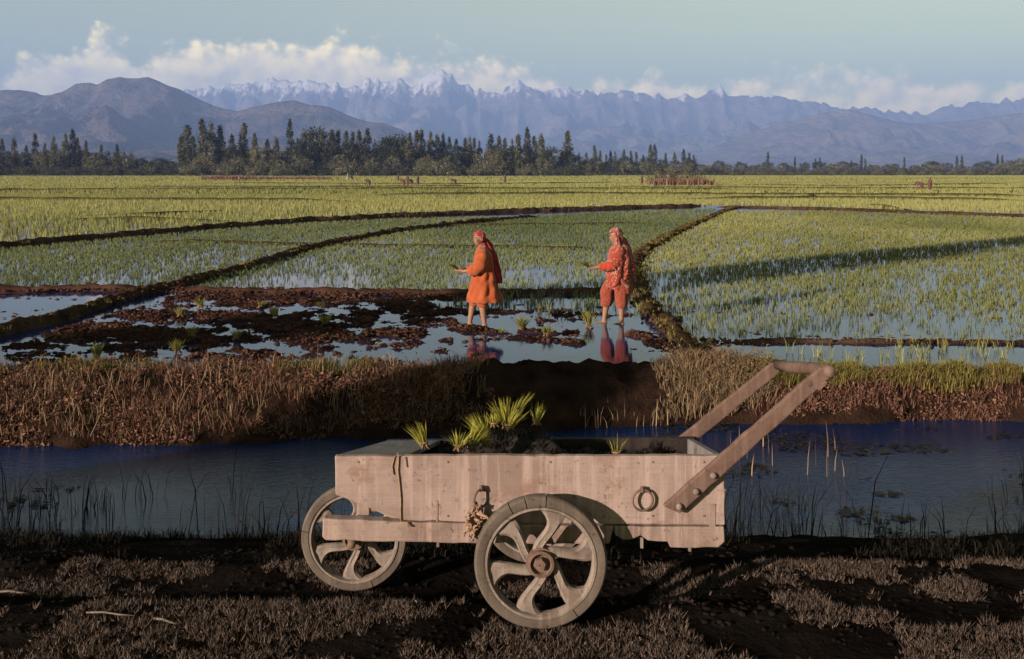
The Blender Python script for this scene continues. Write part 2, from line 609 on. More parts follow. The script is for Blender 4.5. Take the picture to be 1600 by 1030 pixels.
def road_z(X, Y):
    X = np.asarray(X, float); Y = np.asarray(Y, float)
    rut = np.interp(Y, [-30, 3.2, 4.10, 4.33, 4.62, 4.78, 5.9, 7.4, 9.2], [.055, .05, .055, -.045, -.052, -.03, -.31, -1.1, -1.6])
    flat = np.interp(Y, [-30, 3.2, 4.05, 4.25, 4.6, 4.85, 5.9, 7.4, 9.2], [.055, .05, .05, .02, .01, -.05, -.31, -1.1, -1.6])
    k = np.clip((X - 0.55) / 0.5, 0, 1); k = k * k * (3 - 2 * k)
    k = np.clip(k + 0.45 * np.clip((fbm(X * 0.7, Y * 0.3, 2, 5) - 0.55) * 5, 0, 1) * (X < -1.2), 0, 1)
    z = rut * (1 - k) + flat * k
    amp = np.interp(Y, [3.0, 5, 7], [0.045, 0.05, 0.15])
    z = z + (fbm(X * 1.3, Y * 2.2, 4, 21) - 0.5) * amp + (fbm(X * 9, Y * 9, 3, 33) - 0.5) * 0.022
    # the wheels stand firm
    for wx, wy, wz in ((0.11, 3.9, 0.052), (-0.69, 4.55, -0.05), (0.11, 4.80, -0.045)):
        w = np.exp(-(((X - wx) / 0.16) ** 2 + ((Y - wy) / 0.13) ** 2))
        z = z * (1 - w) + wz * w
    return z


def shore_y(X):
    return np.interp(X, [-7, -3.4, -2, 0, 2.6, 4.3, 7], [10.45, 10.55, 10.85, 11.15, 11.45, 11.6, 11.65])


def bank_z(X, Y):
    X = np.asarray(X, float); Y = np.asarray(Y, float)
    ys = shore_y(X) + (fbm(X * 0.8, X * 0 + 3, 3, 8) - 0.5) * 0.35
    yc = np.interp(X, [-7, -1, 0, 2, 2.6, 7], [12.05, 12.08, 12.15, 12.15, 11.95, 11.9])
    zc = np.interp(X, [-7, -1.0, -0.4, 0.2, 1.9, 2.5, 3.2, 7], [-.565, -.565, -.53, -.505, -.505, -.49, -.60, -.61])
    t = np.clip((Y - ys) / (yc - ys), -1.5, 1)
    up = CZ + (zc - CZ) * np.where(t > 0, np.sin(np.clip(t, 0, 1) * math.pi / 2) ** 0.85, t * 0.9)
    dn = zc - np.clip((Y - yc - 0.12) / 0.42, 0, 1) ** 1.3 * 0.34
    z = np.where(Y < yc, up, dn)
    # low spur of lifted soil beside the shaded stretch
    ax, ay = gp(705, 640, -0.85); bx, by = gp(768, 582, -0.56)
    dx, dy = bx - ax, by - ay
    s = np.clip(((X - ax) * dx + (Y - ay) * dy) / (dx * dx + dy * dy), 0, 1)
    d2 = (X - ax - s * dx) ** 2 + (Y - ay - s * dy) ** 2
    z = z + 0.17 * np.exp(-d2 / 0.02)
    z = z + (fbm(X * 4, Y * 4, 4, 41) - 0.5) * 0.16 + (fbm(X * 15, Y * 15, 2, 43) - 0.5) * 0.06
    return z


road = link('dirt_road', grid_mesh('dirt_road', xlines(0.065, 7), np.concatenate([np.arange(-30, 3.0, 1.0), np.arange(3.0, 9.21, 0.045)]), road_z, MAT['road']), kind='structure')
bank = link('canal_bank', grid_mesh('canal_bank', xlines(0.06, 10), np.arange(9.2, 12.95, 0.05), bank_z, MAT['bank']), kind='structure')
g = MB()
for x0, x1, y0, y1, z in ((-20000, 20000, 12.5, 15000, -0.76), (-20000, 20000, -9000, -30, 0.04)):
    g.add([(x0, y0, z), (x1, y0, z), (x1, y1, z), (x0, y1, z)], [(0, 1, 2, 3)])
link('ground', g.mesh('ground', MAT['field']), kind='structure')
g = MB().add([(-4000, 6.9, CZ), (4000, 6.9, CZ), (4000, 11.95, CZ), (-4000, 11.95, CZ)], [(0, 1, 2, 3)])
link('canal_water', g.mesh('canal_water', MAT['canal']), kind='structure')
g = MB().add([(-90, 11.9, PZ), (90, 11.9, PZ), (90, 105, PZ), (-90, 105, PZ)], [(0, 1, 2, 3)])
link('paddy_water', g.mesh('paddy_water', MAT['water']), kind='structure')


# ------------------------------------------------------------------ bunds between the paddies
def resample(pts, step):
    P = np.array(pts, float)
    d = np.concatenate([[0], np.cumsum(np.hypot(*np.diff(P, axis=0).T))])
    n = max(3, int(d[-1] / step))
    s = np.linspace(0, d[-1], n)
    return np.stack([np.interp(s, d, P[:, 0]), np.interp(s, d, P[:, 1])], 1)


BUND_PATHS = []


def bund(px_pts, width, height, step=0.2, mat='bund', rough=0.25, ground=PZ):
    P = resample([gp(x, y, ground) for x, y in px_pts], step)
    BUND_PATHS.append((P, width, height))
    n = len(P)
    T = np.gradient(P, axis=0); T /= np.linalg.norm(T, axis=1)[:, None]
    N = np.stack([-T[:, 1], T[:, 0]], 1)
    prof = np.array([(-1, -0.12), (-0.75, 0.12), (-0.5, 0.65), (-0.22, 0.95), (0.08, 1.0), (0.35, 0.88), (0.6, 0.5), (0.8, 0.1), (1, -0.12)])
    wig = (fbm(P[:, 0] * 0.6, P[:, 1] * 0.6, 3, 3) - 0.5) * width * 0.9
    V = np.zeros((n, len(prof), 3))
    for k, (u, h) in enumerate(prof):
        ww = width * 0.5 * (0.75 + 0.5 * vnoise(P[:, 0] * 1.3 + k, P[:, 1] * 1.3, 5))
        xy = P + N * (u * ww + wig)[:, None]
        V[:, k, :2] = xy
        V[:, k, 2] = ground + h * height * (0.6 + 0.75 * fbm(xy[:, 0] * 1.7, xy[:, 1] * 1.7, 4, 9)) + (0 if h < 0 else 1) * (fbm(xy[:, 0] * 7, xy[:, 1] * 7, 2, 19) - 0.5) * rough * height
    fade = np.clip(np.minimum(np.arange(n), np.arange(n)[::-1]) / 5.0, 0, 1)
    V[:, :, 2] = (ground - 0.06) + (V[:, :, 2] - ground + 0.06) * fade[:, None]
    m = len(prof)
    I, K = np.meshgrid(np.arange(n - 1), np.arange(m - 1), indexing='ij')
    a = (I * m + K).ravel()
    F = np.stack([a, a + 1, a + m + 1, a + m], 1)
    return link('field_bund', mesh_np('field_bund', V.reshape(-1, 3), F, MAT[mat], False), kind='structure')


bund([(-330, 600), (-150, 563), (0, 522), (100, 497), (200, 467), (270, 449), (330, 435), (400, 414), (460, 396), (520, 380), (600, 365), (680, 354), (760, 346), (840, 340)], 0.36, 0.15, 0.09, 'bund', .8)
bund([(-900, 430), (-300, 408), (0, 387), (180, 371), (330, 357), (480, 346), (620, 339), (800, 331), (1000, 325), (1100, 322)], 0.62, 0.20, 0.25, 'bund', .6)
bund([(-400, 456), (0, 455), (120, 454), (250, 453)], 0.5, 0.12, 0.12, 'clod', 0.9)
bund([(250, 456), (400, 457), (560, 459), (720, 460), (860, 459), (990, 458)], 0.55, 0.10, 0.12, 'clod', 0.9)
bund([(1125, 580), (1092, 555), (1060, 528), (1030, 502), (1012, 482), (1000, 462), (992, 440), (990, 415), (1005, 392), (1050, 366), (1095, 346), (1132, 330), (1150, 324)], 0.40, 0.115, 0.09, 'bund', .9)
bund([(1105, 536), (1250, 534), (1420, 536), (1600, 538), (2000, 541)], 0.18, 0.05, 0.10, 'bund', 1.2)
bund([(1100, 323), (1300, 327), (1460, 333), (1600, 338), (1900, 345)], 0.55, 0.12, 0.4)
bund([(180, 381), (300, 377), (450, 381), (600, 384), (760, 386), (900, 388), (990, 389)], 0.8, 0.06, 0.3)
bund([(640, 352), (800, 352), (960, 350), (1060, 349)], 0.8, 0.07, 0.4)
for ln in ([(-500, 316), (0, 313), (300, 314), (600, 315)], [(0, 345), (90, 343), (260, 344), (420, 346)], [(520, 306), (900, 304), (1300, 306), (1700, 308)],
           [(-200, 300), (200, 297), (700, 296), (1200, 297)], [(1000, 312), (1300, 311), (1700, 316)], [(150, 293), (420, 294), (800, 292)],
           [(900, 293), (1200, 295), (1750, 296)], [(-300, 305), (60, 304)], [(1120, 289), (1300, 292), (1600, 288)], [(300, 287), (700, 289), (1000, 286)],
           [(1330, 318), (1440, 330)], [(1262, 303), (1274, 313)], [(380, 327), (250, 336), (60, 337)]):
    bund(ln, 0.7, 0.27, 1.5, 'farbund')


def bund_clear(x, y, f=0.42):
    """True where no bund runs"""
    ok = np.ones(x.shape, bool)
    for P, w, h in BUND_PATHS:
        if h < 0.08 or len(P) > 1500:
            continue
        lo = P.min(0) - w; hi = P.max(0) + w
        s = np.where((x > lo[0]) & (x < hi[0]) & (y > lo[1]) & (y < hi[1]))[0]
        if not len(s):
            continue
        for c in range(0, len(s), 4000):
            ss = s[c:c + 4000]
            d = ((x[ss][:, None] - P[None, ::2, 0]) ** 2 + (y[ss][:, None] - P[None, ::2, 1]) ** 2).min(1)
            ok[ss] &= d > (w * f) ** 2
    return ok


# ------------------------------------------------------------------ grass, rice and clods (stuff)
def blades(P, H, nb, bw, lean, spread, tint0=0.0, tint1=1.0, seg=2, tint_pt=None, wide=None):
    """P (N,3) roots; returns arrays for N tufts of nb blades"""
    N = len(P) * nb
    P = np.repeat(P, nb, 0); H = np.repeat(H, nb) * RNG.uniform(0.55, 1.1, N)
    a = RNG.uniform(0, 2 * math.pi, N); rr = np.sqrt(RNG.uniform(0, 1, N)) * spread
    B = P.copy(); B[:, 0] += np.cos(a) * rr; B[:, 1] += np.sin(a) * rr
    la = a + RNG.normal(0, 0.6, N)
    ln = H * lean * RNG.uniform(0.1, 1.0, N)
    D = np.stack([np.cos(la) * ln, np.sin(la) * ln, np.zeros(N)], 1)
    wa = RNG.uniform(0, math.pi, N)
    W = np.stack([np.cos(wa), np.sin(wa), np.zeros(N)], 1) * (bw * RNG.uniform(0.6, 1.3, N))[:, None] * 0.5
    if wide is not None:
        W = W * np.repeat(wide, nb)[:, None]
    up = np.stack([np.zeros(N), np.zeros(N), H], 1)
    if seg == 2:
        Mid = B + D * 0.32 + up * 0.58; Tip = B + D + up * (1 - 0.25 * lean)
        V = np.stack([B - W, B + W, Mid - W * 0.85, Mid + W * 0.85, Tip], 1).reshape(-1, 3)
        o = np.arange(N)[:, None] * 5
        F = np.concatenate([o + [0, 1, 3], o + [0, 3, 2], o + [2, 3, 4]], 0)
        k = 5
    else:
        Tip = B + D + up
        V = np.stack([B - W, B + W, Tip], 1).reshape(-1, 3)
        F = np.arange(N)[:, None] * 3 + np.array([[0, 1, 2]])
        k = 3
    if tint_pt is None:
        tt = RNG.uniform(tint0, tint1, N)
    else:
        tt = np.clip(np.repeat(tint_pt, nb) + RNG.normal(0, 0.16, N), 0, 1)
    return V, F, np.repeat(tt, k)


def stuff(name, parts, mat, label, cat):
    V = []; F = []; T = []; b = 0
    for v, f, t in parts:
        V.append(v); F.append(f + b); T.append(t); b += len(v)
    me = mesh_np(name, np.concatenate(V), np.concatenate(F), mat, False, np.concatenate(T))
    return link(name, me, kind='stuff', label=label, cat=cat)


def scatter(poly, dens, ground=PZ, jitter=1.0):
    """random points on the level, dens per square metre, inside a photo polygon"""
    G = np.array([gp(x, y, ground) for x, y in poly])
    lo = G.min(0); hi = G.max(0)
    n = int((hi[0] - lo[0]) * (hi[1] - lo[1]) * dens)
    x = RNG.uniform(lo[0], hi[0], n); y = RNG.uniform(lo[1], hi[1], n)
    px = 800 + x / y * FPX; py = HOR + (CAM_Z - ground) / y * FPX
    k = in_poly(px, py, poly)
    return x[k], y[k], px[k], py[k]


def pts3(x, y, z):
    return np.stack([x, y, np.full(x.shape, z) if np.isscalar(z) else z], 1)


def rice(poly, dens, h, nb, bw, mat, name, label, keep=None, tint=None, lean=0.45, spread=0.03, seg=2, thin=False):
    x, y, px, py = scatter(poly, dens)
    k = bund_clear(x, y)
    if keep is not None:
        k &= RNG.uniform(0, 1, len(x)) < keep(x, y, px, py)
    k &= RNG.uniform(0, 1, len(x)) < np.interp(y, [16, 26, 60], [1, 0.62, 0.26]) if thin else True
    x, y, px, py = x[k], y[k], px[k], py[k]
    tp = tint(x, y, px, py) if tint else RNG.uniform(0.2, 0.8, len(x))
    H = h * RNG.uniform(0.7, 1.25, len(x))
    stuff(name, [blades(pts3(x, y, PZ - 0.01), H, nb, bw, lean, spread, seg=seg, tint_pt=tp, wide=np.interp(y, [16, 26, 60], [1, 1.35, 2.3]) if thin else None)], MAT[mat], label, 'rice plants')


P_LEFT = [(-500, 452), (-500, 412), (-300, 404), (0, 390), (180, 374), (330, 360), (480, 349), (620, 342), (770, 339), (840, 337), (700, 350), (600, 362), (520, 377), (400, 411), (330, 432), (255, 450)]
P_MID = [(285, 455), (330, 438), (400, 418), (520, 384), (640, 362), (760, 349), (850, 337), (1000, 329), (1120, 327), (1090, 345), (1048, 363), (998, 390), (984, 415), (986, 440), (994, 455)]
P_ROWS = [(640, 502), (690, 478), (735, 463), (992, 461), (1005, 482), (985, 492), (900, 496), (830, 489), (760, 486), (700, 490)]
P_RIGHT = [(1022, 480), (1002, 445), (1002, 415), (1015, 394), (1060, 368), (1105, 347), (1140, 330), (1300, 330), (1600, 341), (2100, 350), (2100, 533), (1105, 531), (1060, 512)]
P_STRIP = [(1150, 543), (1600, 543), (2100, 546), (2100, 596), (1190, 596)]


def band(x, y, s, seed):
    return fbm(x * s, y * s * 0.45, 3, seed)


rice(P_LEFT, 120, 0.11, 5, 0.009, 'rice_g', 'rice_seedlings', 'pale green rice seedlings in shallow water left of the long diagonal bund', thin=True,
     keep=lambda x, y, px, py: np.clip(np.interp(py, [400, 450], [.95, .5]) + 1.8 * (band(x, y, 0.45, 3) - 0.5), 0.08, 1),
     tint=lambda x, y, px, py: np.clip(0.55 + (band(x, y, 0.12, 4) - 0.5) * 1.4, 0, 1))
rice(P_MID, 135, 0.115, 4, 0.010, 'rice_g', 'rice_seedlings', 'green rice seedlings in the paddy behind the two women', thin=True,
     keep=lambda x, y, px, py: np.clip(np.interp(py, [380, 455], [.95, .55]) + 1.8 * (band(x, y, 0.45, 6) - 0.5), 0.10, 1),
     tint=lambda x, y, px, py: np.clip(0.45 + (band(x, y, 0.1, 7) - 0.5) * 1.5, 0, 1))
rice(P_ROWS, 22, 0.20, 7, 0.012, 'rice_g', 'rice_seedlings', 'freshly planted rice seedlings in rows around the women on the dark water',
     keep=lambda x, y, px, py: np.where(py < 480, 0.9, 0.5), lean=0.6, spread=0.04)
rice(P_RIGHT, 105, 0.125, 4, 0.0095, 'rice_y', 'rice_seedlings', 'yellow green rice seedlings thinning towards open water on the right', thin=True,
     keep=lambda x, y, px, py: np.clip(np.interp(py, [330, 400, 470, 500, 530], [1.0, 1.0, 0.75, 0.42, 0.22]) * (0.15 + 1.7 * band(x, y, 0.8, 9)), 0.0, 1),
     tint=lambda x, y, px, py: np.clip(0.5 + (band(x, y, 0.15, 10) - 0.5) * 1.6, 0, 1))
rice(P_STRIP, 16, 0.24, 7, 0.011, 'rice_y', 'rice_seedlings', 'sparse rice seedlings in the narrow water strip behind the cart handle',
     keep=lambda x, y, px, py: np.clip(2.2 * (band(x, y, 1.1, 12) - 0.30), 0.05, 1), lean=0.5, spread=0.05)

# dense fields beyond, from the far bund to the tree line
P_FAR1 = [(-500, 400), (0, 383), (180, 367), (330, 353), (480, 343), (620, 335), (800, 327), (1000, 322), (1120, 320), (1300, 324), (1600, 334), (2000, 340), (2000, 304), (-500, 304)]
P_FAR2 = [(-450, 304.5), (2050, 304.5), (2050, 284), (-450, 284)]
P_FAR3 = [(-450, 284.4), (2050, 284.4), (2050, 274.6), (-450, 274.6)]
field_tint = lambda x, y, px, py: np.clip(0.80 + (fbm(x * 0.01 + 3, y * 0.05, 3, 14) - 0.5) * 1.5 - 0.25 * (vnoise(x * 0.004, y * 0.07, 77) > 0.72), 0, 1)
rice(P_FAR1, 9, 0.24, 4, 0.038, 'rice_y', 'rice_field', 'dense yellow green rice between the far bunds', tint=field_tint, spread=0.12, seg=1)
rice(P_FAR2, 1.5, 0.34, 5, 0.075, 'rice_y', 'rice_field', 'bright rice fields in thin bands before the distant workers', tint=field_tint, spread=0.4, seg=1)
rice(P_FAR3, 0.30, 0.38, 5, 0.20, 'rice_y', 'rice_field', 'farthest rice fields running up to the tree line', tint=field_tint, spread=1.2, seg=1)


def ico(sub):
    bm = bmesh.new()
    bmesh.ops.create_icosphere(bm, subdivisions=sub, radius=1.0)
    v = np.array([q.co[:] for q in bm.verts]); f = np.array([[q.index for q in p.verts] for p in bm.faces])
    bm.free()
    return v, f


ICO1, ICOF = ico(1)


def clods(x, y, z, size, flat=0.6):
    """irregular lumps of earth"""
    N = len(x); nv = len(ICO1)
    var = []
    for k in range(10):
        d = 0.55 + 0.95 * RNG.uniform(0, 1, nv)
        v = ICO1 * d[:, None] * RNG.uniform(0.7, 1.3, 3)
        var.append(v)
    var = np.array(var)
    a = RNG.uniform(0, 2 * math.pi, N); c, s = np.cos(a), np.sin(a)
    S = size * RNG.uniform(0.45, 1.35, N) ** 1.3
    B = var[RNG.integers(0, 10, N)] * S[:, None, None]
    V = np.stack([B[:, :, 0] * c[:, None] - B[:, :, 1] * s[:, None] + x[:, None], B[:, :, 0] * s[:, None] + B[:, :, 1] * c[:, None] + y[:, None], B[:, :, 2] * flat + (np.asarray(z)[..., None] if not np.isscalar(z) else z)], 2)
    F = (np.arange(N)[:, None, None] * nv + ICOF[None]).reshape(-1, 3)
    return V.reshape(-1, 3), F, np.repeat(RNG.uniform(0, 1, N), nv)


# turned mud in the middle paddy: a bed that breaks the water in streaks, with clods on it
P_MUD = [(-250, 600), (0, 545), (110, 510), (280, 462), (720, 464), (985, 478), (1010, 500), (1052, 540), (1085, 566), (700, 578), (-250, 590)]
RIDGES = ((670, 502, 880, 536, 0.26), (700, 518, 890, 520, 0.20), (985, 520, 1060, 546, 0.22), (300, 500, 520, 520, 0.25), (0, 540, 250, 545, 0.3), (480, 470, 660, 476, 0.35),
          (560, 545, 700, 533, 0.12), (330, 540, 470, 560, 0.2), (150, 515, 300, 500, 0.2), (700, 486, 640, 505, 0.2))


def mud_level(x, y):
    """height of the mud against the water"""
    px = 800 + x / y * FPX; py = HOR + (CAM_Z - PZ) / y * FPX
    n1 = fbm(x * 0.55 + y * 0.45, y * 1.3 - x * 0.18, 3, 51)
    n2 = fbm(x * 2.0, y * 3.2, 4, 52)
    bias = np.interp(px, [0, 250, 500, 640, 700, 1060], [0.075, 0.075, 0.03, 0.005, -0.04, -0.045]) + np.interp(py, [455, 475, 520, 560, 580], [0.07, 0.02, 0.0, -0.03, -0.05])
    n3 = fbm(x * 4.2, y * 7.5, 3, 53)
    v = n1 * 0.30 + n2 * 0.36 + n3 * 0.34 + bias - 0.572
    for ax, ay, bx, by, wd in RIDGES:
        A = np.array(gp(ax, ay, PZ)); B = np.array(gp(bx, by, PZ)); d = B - A
        s = np.clip(((x - A[0]) * d[0] + (y - A[1]) * d[1]) / (d @ d), 0, 1)
        dd = np.hypot(x - A[0] - s * d[0], (y - A[1] - s * d[1]))
        v = np.maximum(v, (n2 * .55 + n3 * .45 - 0.46) * 0.7 - np.clip(dd / wd - 0.5, 0, 9) * 0.16)
    return v


def mud_z(X, Y):
    v = mud_level(X, Y)
    z = PZ + np.clip(v, -0.2, 0.12) * 0.32 + (fbm(X * 11, Y * 11, 3, 57) - 0.5) * 0.075 * np.clip(v * 9 + 0.75, 0, 1)
    px = 800 + X / Y * FPX; py = HOR + (CAM_Z - PZ) / Y * FPX
    return np.where(in_poly(px, py, P_MUD), z, PZ - 0.06)


link('mud_bed', grid_mesh('mud_bed', np.arange(-9.5, 3.2, 0.042), np.arange(12.4, 21.2, 0.048), mud_z, MAT['mud'], False), kind='structure')
x, y, px, py = scatter(P_MUD, 420)
k = (mud_level(x, y) + RNG.normal(0, .02, len(x)) > 0.005) & bund_clear(x, y, 0.3)
x, y = x[k], y[k]
cl1 = clods(x, y, np.maximum(mud_z(x, y), PZ - .01), 0.021 * (0.4 + 1.3 * vnoise(x * 3, y * 3, 8)), 0.7)
x2, y2, px2, py2 = scatter([(-420, 462), (-420, 448), (260, 446), (1000, 452), (1000, 466), (260, 466)], 110)
k2 = ~bund_clear(x2, y2, 0.8)
cl2 = clods(x2[k2], y2[k2], PZ + 0.05, 0.030)
stuff('mud_clods', [cl1, cl2], MAT['clod'], 'reddish brown mud clods lying in the flooded middle paddy', 'mud')
# lumps and grass on the bunds close by
cl = []; gr = []
for bi, dens, sz in ((0, 45, .032), (4, 60, .034), (5, 45, .028), (1, 5, .06)):
    P, wd, hh = BUND_PATHS[bi]
    n = int(len(P) * (0.10 if bi != 1 else .25) * dens)
    q = P[RNG.integers(0, len(P), n)] + RNG.normal(0, wd * .26, (n, 2))
    cl.append(clods(q[:, 0], q[:, 1], PZ + hh * RNG.uniform(.1, .8, n), sz, .75))
    n = int(len(P) * (2.2 if bi == 4 else 0.9))
    q = P[RNG.integers(0, len(P), n)] + RNG.normal(0, wd * .24, (n, 2))
    kk = fbm(q[:, 0] * .9, q[:, 1] * .9, 2, 31 + bi) > (.42 if bi == 4 else .5)
    q = q[kk]
    gr.append(blades(pts3(q[:, 0], q[:, 1], PZ + hh * .45), RNG.uniform(.08, .16 if bi != 1 else .22, len(q)), 5, .011, .8, .05))
stuff('earth_lumps', cl, MAT['bund'], 'brown earth lumps heaped along the paddy bunds', 'earth')
stuff('bund_grass', gr, MAT['bankgrass'], 'short olive grass growing on the paddy bunds', 'grass')
x, y, px, py = scatter([(-60, 462), (230, 460), (130, 492), (-60, 520)], 20)
k = fbm(x * 1.4, y * 1.4, 3, 61) > 0.62
stuff('mud_clods', [clods(x[k], y[k], PZ - 0.01, 0.045, 0.4)], MAT['clod'], 'few mud lumps in the bright water at the left edge', 'mud')
x, y, px, py = scatter([(1025, 475), (1500, 470), (2000, 530), (1110, 532)], 9)
k = fbm(x * 0.8, y * 1.4, 3, 63) > 0.55
stuff('mud_clods', [clods(x[k], y[k], PZ - 0.01, 0.05, 0.35)], MAT['clod'], 'dark mud lumps in the water right of the curved bund', 'mud')


# plants on the far bank of the canal
def bank_pts(n, x0, x1, t0, t1):
    x = RNG.uniform(x0, x1, n); t = RNG.uniform(t0, t1, n)
    ys = shore_y(x); y = ys + (12.2 - ys) * t
    return x, y, bank_z(x, y)


def crumbs(x, y, z, size, up=0.5):
    """small crumpled leaves lying at all angles"""
    N = len(x)
    C = np.stack([x, y, z], 1)
    q = RNG.normal(0, 1, (N, 3, 3)) * (size * RNG.uniform(0.5, 1.4, N))[:, None, None]
    V = C[:, None, :] + q
    V[:, :, 2] += np.abs(RNG.normal(0, size * up, N))[:, None]
    return V.reshape(-1, 3), np.arange(N * 3).reshape(-1, 3), np.repeat(RNG.uniform(0, 1, N), 3)


x, y, z = bank_pts(76000, -8, 1.75, 0.0, 1.02)
k = fbm(x * 2.6, y * 2.6, 3, 71) + .3 * (fbm(x * .9, y * .9, 2, 70) - .5) - np.interp(x, [-.8, .1], [0, .35]) > 0.47
w1 = crumbs(x[k], y[k], z[k], 0.0125, 4.0)
x, y, z = bank_pts(6500, -8, 1.7, 0.05, 1.0)
k = fbm(x * 2.0, y * 2.0, 3, 72) + .3 * (fbm(x * .9, y * .9, 2, 70) - .5) - np.interp(x, [-.8, .1], [0, .35]) > 0.485
w2 = blades(pts3(x[k], y[k], z[k]), 0.05 + 0.2 * fbm(x[k] * 1.4, y[k] * 1.4, 3, 73), 4, 0.006, 1.2, 0.05)
stuff('withered_weeds', [w1, w2], MAT['weed'], 'withered reddish weeds covering the canal bank on the left', 'weeds')
x, y, z = bank_pts(900, -8, -0.3, 0.02, 0.9)
stuff('dry_stalks', [blades(pts3(x, y, z), RNG.uniform(.12, .42, len(x)), 2, 0.007, 0.9, 0.04, 0.3, 1.0)], MAT['dry'], 'pale dry stalks leaning over the left canal bank', 'stalks')
x, y, z = bank_pts(900, -8, -0.6, 0.75, 1.05)
k = fbm(x * 0.9, y * 0.9, 2, 75) > 0.5
stuff('bank_grass', [blades(pts3(x[k], y[k], z[k]), np.full(k.sum(), 0.17), 6, 0.007, 0.7, 0.05, 0.0, 0.7)], MAT['bankgrass'], 'olive grass along the crest of the left canal bank', 'grass')

x, y, z = bank_pts(1000, 1.7, 3.1, 0.1, 1.05)
kk = fbm(x * 1.9, y * 1.9, 3, 78) > .40
x, y, z = x[kk], y[kk], z[kk]
d1 = blades(pts3(x, y, z), 0.36 * (0.35 + fbm(x * 2.2, y * 2.2, 3, 77)) * np.clip(np.minimum(x - 1.65, 3.15 - x) * 2.2, .35, 1), 6, 0.0065, 0.75, 0.07, 0.1, 1.0)
x, y, z = bank_pts(12000, 1.75, 3.0, 0.1, 1.0)
kk = fbm(x * 3, y * 3, 3, 76) > .46
d2 = crumbs(x[kk], y[kk], z[kk], 0.009, 13.0)
stuff('dry_grass_clump', [d1, d2], MAT['dry'], 'tall dry straw coloured grass on the bank behind the cart handle', 'grass')
x, y, z = bank_pts(4200, 2.7, 8, 0.3, 1.15)
stuff('bank_grass', [blades(pts3(x, y, z), 0.24 * (0.3 + 1.1 * fbm(x * 1.6, y * 1.6, 3, 79)), 6, 0.007, 0.8, 0.07)], MAT['bankgrass'], 'yellow green grass along the canal bank at the right', 'grass')
x, y, z = bank_pts(34000, 2.7, 8, -0.02, 0.75)
kk = fbm(x * 2.6, y * 2.6, 3, 74) > .42
w3 = crumbs(x[kk], y[kk], z[kk], 0.0125, 3.0)
x, y, z = bank_pts(1500, 2.7, 8, 0.0, 0.6)
w4 = blades(pts3(x, y, z), np.full(len(x), 0.15), 4, 0.007, 0.9, 0.05)
stuff('withered_weeds', [w3, w4], MAT['weed'], 'red brown weeds at the foot of the right canal bank', 'weeds')
x, y, z = bank_pts(70, 0.7, 1.75, 0.0, 0.35)
stuff('dry_stalks', [blades(pts3(x, y, np.full(len(x), CZ - 0.05)), np.full(len(x), 0.36), 1, 0.012, 0.35, 0.02, 0.5, 1.0)], MAT['dry'], 'few pale reed stalks before the shaded bank', 'stalks')

# reeds standing in the canal and along its near edge
x = RNG.uniform(-6, 7, 1500); y = RNG.uniform(6.4, 9.0, 1500)
k = (fbm(x * 1.1, y * 0.6, 3, 81) > 0.44) & (np.abs(x - 0.2) > 0.2)
x, y = x[k], y[k]
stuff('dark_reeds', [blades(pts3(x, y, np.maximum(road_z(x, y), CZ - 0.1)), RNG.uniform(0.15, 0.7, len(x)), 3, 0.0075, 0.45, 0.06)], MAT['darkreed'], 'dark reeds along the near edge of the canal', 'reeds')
x = RNG.uniform(2.1, 3.3, 16); y = RNG.uniform(9.3, 10.6, 16)
stuff('pale_reeds', [blades(pts3(x, y, np.full(16, CZ - 0.1)), np.full(16, 0.42), 1, 0.011, 0.12, 0.02, 0.5, 1.0)], MAT['dry'], 'pale reed stems standing in the canal right of the cart', 'reeds')
x = RNG.uniform(1.6, 9, 9000); y = RNG.uniform(8.0, 11.6, 9000)
k = fbm(x * 1.0, y * 2.4, 4, 83) > np.interp(y, [8, 10.3, 11.4], [0.66, 0.60, 0.46])
x, y = x[k], y[k]
v, f, t_ = crumbs(x, y, np.full(len(x), CZ), 0.035, 0.0)
v[:, 2] = CZ + 0.006 + RNG.uniform(0, 0.010, len(v))
x = RNG.uniform(-7, 1.5, 5000); y = RNG.uniform(8.0, 10.4, 5000)
k = fbm(x * 1.0, y * 2.4, 4, 84) > 0.66
v2, f2, t2 = crumbs(x[k], y[k], np.full(k.sum(), CZ), 0.03, 0.0)
v2[:, 2] = CZ + 0.006 + RNG.uniform(0, 0.008, len(v2))
stuff('pond_weed', [(v, f, t_), (v2, f2, t2)], MAT['pond'], 'dark floating weed on the canal water', 'water weed')

# verge plants in front of and beside the cart
def verge(n, x0, x1, y0, y1, thr, seed, size):
    x = RNG.uniform(x0, x1, n); y = RNG.uniform(y0, y1, n)
    k = fbm(x * 3.2, y * 4.0, 3, seed) + .10 * (RNG.uniform(0, 1, n) - .5) + .18 * (fbm(x * 14, y * 14, 2, seed + 5) - .5) > thr
    x, y = x[k], y[k]
    z = road_z(x, y)
    a = blades(pts3(x, y, z - 0.003), size * RNG.uniform(.4, 1.7, len(x)), 7, 0.0042, 1.0, 0.012, seg=1)
    b = crumbs(x, y, z, 0.0036, 3.0)
    return [a, b]


